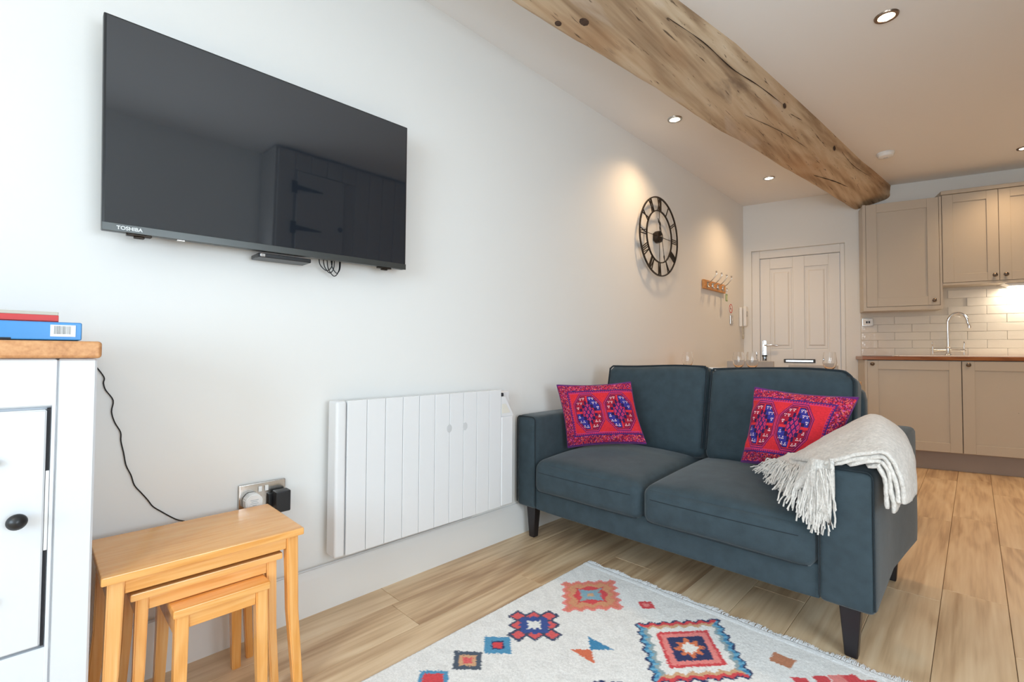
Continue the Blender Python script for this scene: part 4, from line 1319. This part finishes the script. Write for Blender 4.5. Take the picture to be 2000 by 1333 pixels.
def ribbon(k, depth, ext, trim0):
    """thick folded layer k; depth = offset below the top surface"""
    n = len(F0); NV = 26
    half = .0062
    def curve(path, dep):
        out = []
        for i, p in enumerate(path):
            a, b = path[max(i - 1, 0)], path[min(i + 1, n - 1)]
            t = (b - a).normalized()
            nn = Vector((t.z, 0, -t.x)) * 1.0
            nn = nn.normalized()
            if nn.z > 0 or (abs(nn.z) < .2 and nn.x > 0): nn = nn if False else -nn if nn.z > 0 else nn
            out.append(p + nn * dep)
        t = (out[-1] - out[-3]).normalized()
        for e in range(1, 4): out.append(out[n - 1] + Vector((0, 0, -1)) * ext * e / 3)
        return out
    FF, BB = curve(F0, depth), curve(B0, depth * .9)
    m = len(FF)
    bm = B(); rings = []
    for i in range(trim0, m):
        a, b = FF[i], BB[i]
        A, Bq = FF[max(i - 1, 0)], FF[min(i + 1, m - 1)]
        t = (Bq - A).normalized(); nn = Vector((-t.z, 0, t.x)).normalized()
        if nn.z < -.1: nn = -nn
        if abs(nn.z) <= .1 and nn.x < 0: nn = -nn
        ring = []
        # stadium: along width then back on the underside
        prof_ = []
        for j in range(NV + 1): prof_.append((j / NV, 1))
        for j in range(1, 6): prof_.append((1 + .012 * math.sin(PI * j / 6), math.cos(PI * j / 6)))
        for j in range(NV, -1, -1): prof_.append((j / NV, -1))
        for j in range(1, 6): prof_.append((-.022 * math.sin(PI * j / 6), -math.cos(PI * j / 6)))
        L_ = (b - a).length
        endr = 1.0
        if i > m - 4: endr = [1, .98, .92, .68][i - (m - 4)]
        if i < trim0 + 2: endr = [.5, .85][i - trim0]
        for (w_, s) in prof_:
            p = a + (b - a) * w_
            bulge = .014 * math.sin(PI * min(max(w_, 0), 1)) * (1 if k == 0 else .6)
            wob = .0045 * noise.noise(Vector((i * .16, w_ * 4.5, k * 3.1))) + .0016 * noise.noise(Vector((i * .8, w_ * 30, k)))
            p = p + nn * (s * half * endr + bulge + wob) + Vector((0, .004 * noise.noise(Vector((i * .3, k * 5, 2))), 0))
            ring.append(bm.verts.new(p - OFF))
        rings.append(ring)
    for i in range(len(rings) - 1):
        a, b = rings[i], rings[i + 1]
        for j in range(len(a)):
            l = (j + 1) % len(a)
            bm.faces.new([a[j], a[l], b[l], b[j]])
    bm.faces.new(rings[0][::-1]); bm.faces.new(rings[-1])
    return fin('folded_layer', bm, M_THROW, th, ang=180)


for k, (dep, ext, tr) in enumerate(((0.002, .0, 3), (.0150, -.004, 6), (.0275, .030, 10), (.0395, .020, 15))):
    ribbon(k, dep, ext, tr)
# fringe
r4 = random.Random(3)
bm = B()
E_ = [(1.405, 1.728, .405), (1.372, 1.720, .392), (1.335, 1.718, .420), (1.290, 1.720, .452), (1.232, 1.800, .478), (1.160, 1.93, .484), (1.095, 2.02, .486)]
S_ = [(1.398, 1.736, .585), (1.372, 1.742, .572), (1.340, 1.79, .560), (1.300, 1.84, .555), (1.255, 1.90, .55), (1.215, 1.96, .54), (1.170, 2.00, .525)]


def lerpl(L, u):
    f = u * (len(L) - 1); i = min(int(f), len(L) - 2); return Vector(L[i]).lerp(Vector(L[i + 1]), f - i)


for i in range(330):
    u = r4.random()
    s = lerpl(S_, u) + Vector((r4.uniform(-.012, .012), r4.uniform(-.012, .012), r4.uniform(-.004, .012)))
    e = lerpl(E_, min(1, max(0, u + r4.uniform(-.05, .05))))
    L_ = r4.uniform(.62, 1.12)
    e = s.lerp(e, L_) + Vector((r4.uniform(-.016, .016), r4.uniform(-.004, .004), r4.uniform(0, .010)))
    if e.y > 1.74: e.z = max(e.z, .480)
    m1_ = s.lerp(e, .4) + Vector((0, 0, .010 + .012 * r4.random()))
    m2_ = s.lerp(e, .75) + Vector((r4.uniform(-.006, .006), 0, .006 * r4.random()))
    if m2_.y > 1.74: m2_.z = max(m2_.z, .484)
    if s.x > 1.34:
        for q_ in (s, m1_, m2_, e):
            if q_.z < .60: q_.y = min(q_.y, 1.742)
    pts = smooth_path([s, m1_, m2_, e], 4)
    pts = [p + Vector((r4.uniform(-.0016, .0016), r4.uniform(-.001, .001), r4.uniform(-.0016, .0016))) - OFF for p in pts]
    tube(bm, pts, r4.uniform(.0018, .0028), 5)
fr_ = fin('fringe', bm, M_THROW, th); fr_['kind'] = 'stuff'
# shaggy woven hem between the fold and the fringe
bm = B()
NU, NW = 40, 14
vs = {}
for a in range(NU + 1):
    u = a / NU
    s = lerpl([tuple(F0[6]), tuple(F0[6] * .5 + B0[6] * .5), tuple(B0[6])], u) + Vector((0, -.014 * max(0, 1 - u * 8), .007)); e = lerpl(S_, u); e2 = lerpl(E_, u)
    end = e.lerp(e2, .30)
    for b in range(NW + 1):
        q = b / NW
        p = s.lerp(end, q) + Vector((0, 0, .012 * math.sin(PI * q) * 1.0 + .006 * noise.noise(Vector((u * 14, q * 9, 3))) + .004 * noise.noise(Vector((u * 50, q * 30, 3)))))
        yf_ = 1.712 if p.x < 1.345 else 1.726
        wg = min(1, max(0, (p.y - yf_) / .02))
        p.z = max(p.z, (.500 + .112 * min(1, max(0, (p.x - 1.27) / .07))) * wg)
        vs[a, b] = bm.verts.new(p - OFF)
for a in range(NU + 1):
    c_ = vs[a, NW].co + OFF
    k_ = min(1, max(0, (c_.x - 1.27) / .07))
    for q_ in (1, 2):
        y_ = c_.y - .008 * q_
        if k_ > .3: y_ = min(y_, 1.742 - .004 * q_) if c_.x > 1.345 else min(y_, 1.755)
        vs[a, NW + q_] = bm.verts.new(Vector((c_.x, y_, max(c_.z - (.012 + .030 * k_) * q_, .487 - .03 * k_))) - OFF)
NW += 2
for b in range(NW + 1):
    vs[-1, b] = bm.verts.new(vs[0, b].co + Vector((.004, -.003, -.034)))
for a in range(-1, NU):
    for b in range(NW):
        bm.faces.new([vs[a, b], vs[a + 1, b], vs[a + 1, b + 1], vs[a, b + 1]])
o = fin('hem', bm, M_THROW, th, ang=180); md = o.modifiers.new('thickness', 'SOLIDIFY'); md.thickness = .012; md.offset = -1

# ------------------------------------------------------------------ rug
RX0, RX1, RY0_, RY1_ = .468, 1.690, .02, 1.755
NXr, NYr = 306, 434
gx, gy = np.meshgrid(np.linspace(RX0, RX1, NXr), np.linspace(RY0_, RY1_, NYr))
rs_ = np.random.RandomState(4)
jx = gx + .0016 * rs_.randn(*gx.shape); jy = gy + .0016 * rs_.randn(*gx.shape)
WHT = C(234, 234, 232)
rc = np.empty(gx.shape + (3,)); rc[:] = WHT
rc *= (1 - .05 * (np.sin(gx * 40 + 3 * np.sin(gy * 31)) * np.sin(gy * 37 + 2 * np.sin(gx * 23)) > .3))[..., None]
K_RED, K_PNK, K_ORG, K_NAV, K_BLU, K_LBL, K_GRY, K_TAN, K_DGR = C(214, 74, 80), C(232, 138, 134), C(216, 122, 82), C(46, 56, 100), C(66, 136, 180), C(112, 176, 208), C(150, 168, 172), C(212, 168, 130), C(78, 90, 106)


def pq(cx, cy, hx, hy):
    a, b = (jx - cx) / hx, (jy - cy) / hy
    return a + b, a - b          # lozenge with corners at +-h: |p|,|q| <= 1


def tri(x, n): return np.abs(np.mod(x * n, 1) - .5) * 2


# big medallions (the rug repeats them)
def medallion(cx, cy, hx=.200, hy=.240):
    p, q = pq(cx, cy, hx, hy)
    ap, aq = np.abs(p), np.abs(q)
    m = np.maximum(ap, aq)
    side_q = aq >= ap
    along = np.where(side_q, p, q)
    z = .10 * tri(along + .03, 3.5)
    red, tan = K_RED, K_TAN
    outer = m < 1 - .09 + z * .9
    rc[outer] = K_NAV
    o2 = m < .955 - .09 + z * .9
    rc[o2 & side_q] = red; rc[o2 & ~side_q] = K_BLU
    o3 = m < .855 - .07 + z * .7
    rc[o3 & side_q] = tan; rc[o3 & ~side_q] = K_GRY
    lb = (m < .955 - .09 + z * .9) & ~side_q & (m > .84 - .09 + z * .9) & (tri(along, 7) > .5)
    rc[lb] = K_LBL
    rc[m < .745 - .06 + z * .9] = WHT
    rc[m < .575] = K_RED; rc[m < .505] = K_PNK; rc[m < .385] = K_NAV
    f1 = .26 + .07 * np.cos(np.arctan2(q, p) * 8)
    rr = np.maximum(m, (ap + aq) * .74)
    rc[rr < f1 + .0] = K_ORG
    rc[rr < .155 + .03 * np.cos(np.arctan2(q, p) * 8)] = WHT


medallion(1.063, 1.483)
medallion(1.063, .50)


def burst(cx, cy, hx=.150, hy=.178):
    p, q = pq(cx, cy, hx, hy); ap, aq = np.abs(p), np.abs(q); m = np.maximum(ap, aq)
    al = np.where(aq >= ap, p, q); z = tri(al, 2.5)
    rc[m < .84 + .16 * z] = K_PNK
    rc[(m < .76 + .15 * z)] = K_ORG * .6 + K_PNK * .4
    rc[(m < .64 + .14 * z)] = K_TAN * .6 + K_ORG * .4
    rc[m < .42 + .18 * tri(al, 1.5)] = K_RED
    g = (ap < .17) & (aq < .17) | ((np.abs(p - q * 0) < .12) & (aq < .30)) | ((aq < .10) & (ap < .36))
    rc[(np.abs(jx - cx) / (hx * .16) + np.abs(jy - cy) / (hy * .42)) < 1] = K_GRY
    rc[g] = K_GRY
    rc[(np.abs(jx - cx) / (hx * .40) + np.abs(jy - cy) / (hy * .22)) < 1] = K_LBL * .5 + K_GRY * .5
    rc[m < .10] = K_TAN


burst(.649, 1.532); burst(.649, .10)


def flower(cx, cy, hx=.106, hy=.108):
    a, b = (jx - cx) / hx, (jy - cy) / hy
    sq = lambda a0, b0: np.maximum(np.abs(a - a0), np.abs(b - b0))
    DK, BL, RD = K_DGR * .5 + K_NAV * .5, C(60, 84, 150), K_RED * .75 + K_PNK * .25
    T_ = [(i, j, (i + j) * .37, (i - j) * .37) for i in (-1, 0, 1) for j in (-1, 0, 1) if i or j]
    for i, j, a0, b0 in T_: rc[sq(a0, b0) < (.25 if i * j else .23)] = DK
    rc[(np.abs(a) + np.abs(b)) < .62] = BL
    for i, j, a0, b0 in T_: rc[sq(a0, b0) < .155] = RD
    for i, j, a0, b0 in T_:
        if not i * j: rc[sq(a0 * .62, b0 * .62) < .15] = BL
    th_ = np.arctan2(b, a)
    rc[np.abs(a) + np.abs(b) < .30 + .04 * np.cos(th_ * 8)] = WHT


flower(.629, 1.226); flower(1.50, 1.02)


def square(cx, cy, outer, mid, inner, h=.062, ring=.5, mr=.0):
    p, q = pq(cx, cy, h, h * .93); m = np.maximum(np.abs(p), np.abs(q))
    rc[m < 1] = outer
    rc[m < ring] = mid
    rc[m < ring - mr] = inner


square(.620, 1.060, K_BLU * .7 + K_LBL * .3, K_NAV, K_RED, ring=.48, mr=.12)
square(.610, .943, K_DGR, K_TAN, K_RED * .7 + K_PNK * .3, ring=.60, mr=.26)
square(.609, .815, K_BLU * .7 + K_LBL * .3, K_RED, K_RED, ring=.72, mr=.3); square(.609, .815, K_RED, K_DGR, K_PNK, h=.03, ring=.5, mr=.2) if False else None
square(.609, .60, K_DGR, K_TAN, K_RED)
square(.838, 1.620, K_RED, K_PNK, K_PNK, h=.036, ring=.45, mr=.1)


def triangle(pts, c):
    (ax, ay), (bx, by), (cx, cy) = pts
    f = lambda x1, y1, x2, y2: (jx - x1) * (y2 - y1) - (jy - y1) * (x2 - x1)
    a, b, d = f(ax, ay, bx, by), f(bx, by, cx, cy), f(cx, cy, ax, ay)
    rc[((a > 0) & (b > 0) & (d > 0)) | ((a < 0) & (b < 0) & (d < 0))] = c


triangle([(.797, 1.305), (.897, 1.302), (.846, 1.251)], K_BLU); triangle([(.797, 1.209), (.847, 1.254), (.893, 1.204)], K_ORG * .8 + K_RED * .2)
rc[(np.abs(jx - 1.291) < .030) & (np.abs(jy - 1.627) < .027)] = C(190, 128, 96)
# stepped motif at the far right corner
for (sx, sy, c) in ((1.40, 1.61, K_RED), (1.43, 1.645, K_PNK), (1.455, 1.605, K_NAV), (1.46, 1.675, K_RED), (1.49, 1.64, K_DGR), (1.505, 1.69, K_RED), (1.535, 1.665, K_NAV), (1.36, 1.56, K_RED), (1.42, 1.57, K_NAV), (1.35, 1.50, K_PNK), (1.50, 1.58, K_RED), (1.55, 1.62, K_RED), (1.47, 1.54, K_PNK)):
    p, q = pq(sx, sy, .030, .030); rc[np.maximum(np.abs(p), np.abs(q)) < 1] = c
for (sx, sy, c) in ((.955, 1.14, K_NAV), (.99, 1.17, K_NAV), (.97, 1.12, K_RED), (1.03, 1.185, K_NAV), (1.01, 1.15, K_RED)):
    p, q = pq(sx, sy, .022, .022); rc[np.maximum(np.abs(p), np.abs(q)) < 1] = c
gz = .0075 + .0006 * np.sin(gx * 22) * np.sin(gy * 17) + .0004 * rs_.randn(*gx.shape)
gz = np.where(gy > RY1_ - .022, gz + .0012, gz)
rc[(gy > RY1_ - .026)] = C(240, 242, 243)
P = np.stack([gx, gy, gz], -1)
# skirt down to the floor
me = grid_mesh('rug_pile', P, None, None)
colour_attr(me, rc.reshape(-1, 3))
rug = thing('area_rug', 'off white rug with red and blue tribal lozenges and a fringed end', 'rug', (0, 0, 0))
o = link('rug_pile', me, attr_mat('rug_pile_fibre', .95, .5, 500, .1, .10), rug)
md = o.modifiers.new('thickness', 'SOLIDIFY'); md.thickness = .0065; md.offset = -1
bm = B()
for i in range(760):
    x = RX0 + (RX1 - RX0) * (i + r4.random()) / 760
    cl = .6 + .6 * abs(math.sin(x * 23)) * r4.uniform(.5, 1)
    L_ = .036 * cl
    dx = r4.uniform(-.008, .008)
    y = RY1_ - .002
    pts = [(x, y, .005), (x + dx * .3, y + L_ * .4, .0065 + .002 * r4.random()), (x + dx, y + L_, .003 + .002 * r4.random())]
    tube(bm, pts, .0016, 4, taper=lambda t: 1 - .5 * t)
f_ = fin('rug_fringe', bm, mat('white_fringe', (.86, .87, .88, 1), .95, vary=.04), rug); f_['kind'] = 'stuff'

# ------------------------------------------------------------------ dining set behind the sofa
dt = thing('dining_table', 'pale wooden dining table mostly hidden behind the sofa backs', 'table', (.62, 3.55, 0))
bm = B(); box(bm, -.56, .56, -.36, .36, .742, .768, .004, 2); fin('table_top', bm, M_TABLE, dt)
bm = B(); box(bm, -.50, .50, -.30, -.28, .67, .742, .001); box(bm, -.50, .50, .28, .30, .67, .742, .001); fin('apron', bm, M_TABLE, dt)
for sx in (-1, 1):
    for sy in (-1, 1):
        bm = B(); box(bm, sx * .51 - .025, sx * .51 + .025, sy * .31 - .025, sy * .31 + .025, 0, .742, .003); fin('leg', bm, M_TABLE, dt)
M_CHFAB = mat('pale_grey_chair_fabric', (.47, .44, .415, 1), .9, bump=.3, bscale=200, vary=.05)
M_CHWHITE = mat('white_chair_paint', (.80, .77, .73, 1), .4, vary=.01)


def chair(label, x, y, rz, topz, wd, m):
    t = thing('dining_chair', label, 'chair', (x, y, 0), rz, 'dining chairs behind the sofa')
    bm = softbox(.42, .40, .05, .02, 6, (0, 0, .006)); bm.transform(Matrix.Translation((0, -.02, .455))); fin('seat', bm, M_CHFAB, t)
    for sx in (-1, 1):
        bm = B(); box(bm, sx * .18 - .018, sx * .18 + .018, -.20, -.165, 0, .43, .002); fin('leg', bm, M_TABLE, t)
        bm = B(); box(bm, sx * .18 - .018, sx * .18 + .018, .165, .20, 0, .60, .002); fin('leg', bm, M_TABLE, t)
    bm = B(); box(bm, -wd / 2, wd / 2, .172, .198, .60, topz, .006, 2); fin('backrest', bm, m, t)
    return t


chair('grey backed dining chair nearest the white wall, between wall and wine glasses', .33, 4.18, 0, .892, .38, M_CHFAB)
chair('grey backed dining chair in front of the letter plate of the front door', .80, 4.18, 0, .866, .34, M_CHFAB)
chair('white backed dining chair close behind the right half of the sofa', .825, 2.93, PI, .871, .40, M_CHWHITE)


def glass(label, x, y):
    t = thing('wine_glass', label, 'wine glass', (x, y, .7685), 0, 'wine glasses on the dining table')
    bm = B()
    lathe(bm, [(0, 0), (.034, 0), (.034, .0015), (.010, .004), (.0045, .010), (.004, .075), (.006, .082), (.020, .090), (.033, .108), (.038, .130), (.036, .160), (.031, .195), (.0302, .195), (.0350, .160), (.0368, .130), (.032, .110), (.019, .093), (0, .087)], n=32)
    fin('bowl_and_stem', bm, M_GLASS, t, ang=60)


glass('wine glass nearest the white wall, far left of the row behind the sofa', .235, 3.33)
glass('wine glass left of the door frame, in front of the grey chair back', .565, 3.40)
glass('wine glass directly below the door handle of the cream front door', .675, 3.33)
glass('wine glass at the right beside the letter plate, above the right cushion', 1.085, 3.45)

# ------------------------------------------------------------------ boxed-in stair behind the camera's right shoulder, seen mirrored in the television
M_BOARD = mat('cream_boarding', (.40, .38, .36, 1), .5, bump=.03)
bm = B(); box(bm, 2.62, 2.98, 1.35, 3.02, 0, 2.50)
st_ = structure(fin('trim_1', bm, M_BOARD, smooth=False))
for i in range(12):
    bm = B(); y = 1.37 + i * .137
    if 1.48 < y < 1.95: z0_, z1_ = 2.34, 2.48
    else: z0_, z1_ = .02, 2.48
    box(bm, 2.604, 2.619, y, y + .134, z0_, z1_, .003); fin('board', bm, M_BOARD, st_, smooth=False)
cd = thing('cupboard_door', 'cream ledged cupboard door with two black strap hinges, mirrored in the television', 'door', (2.602, 1.52, 0))
bm = B(); box(bm, -.016, 0, 0, .42, 1.60, 2.33, .003); fin('leaf', bm, M_BOARD, cd, smooth=False)
for z in (1.85, 2.19):
    bm = B(); box(bm, -.024, -.017, -.045, .0, z - .05, z + .05, .001)
    hexa(bm, [(-.022, 0, z - .022), (-.017, 0, z - .022), (-.017, .22, z - .006), (-.022, .22, z - .006)][::-1], [(-.022, 0, z + .022), (-.017, 0, z + .022), (-.017, .22, z + .006), (-.022, .22, z + .006)][::-1])
    fin('strap_hinge', bm, M_BLACK, cd, smooth=False)
bm = B(); lathe(bm, [(0, -.045), (.018, -.042), (.022, -.030), (.010, -.020), (.010, -.017), (0, -.017)], (0, .385, 1.9), 'x', 16); fin('knob', bm, M_BLACK, cd)
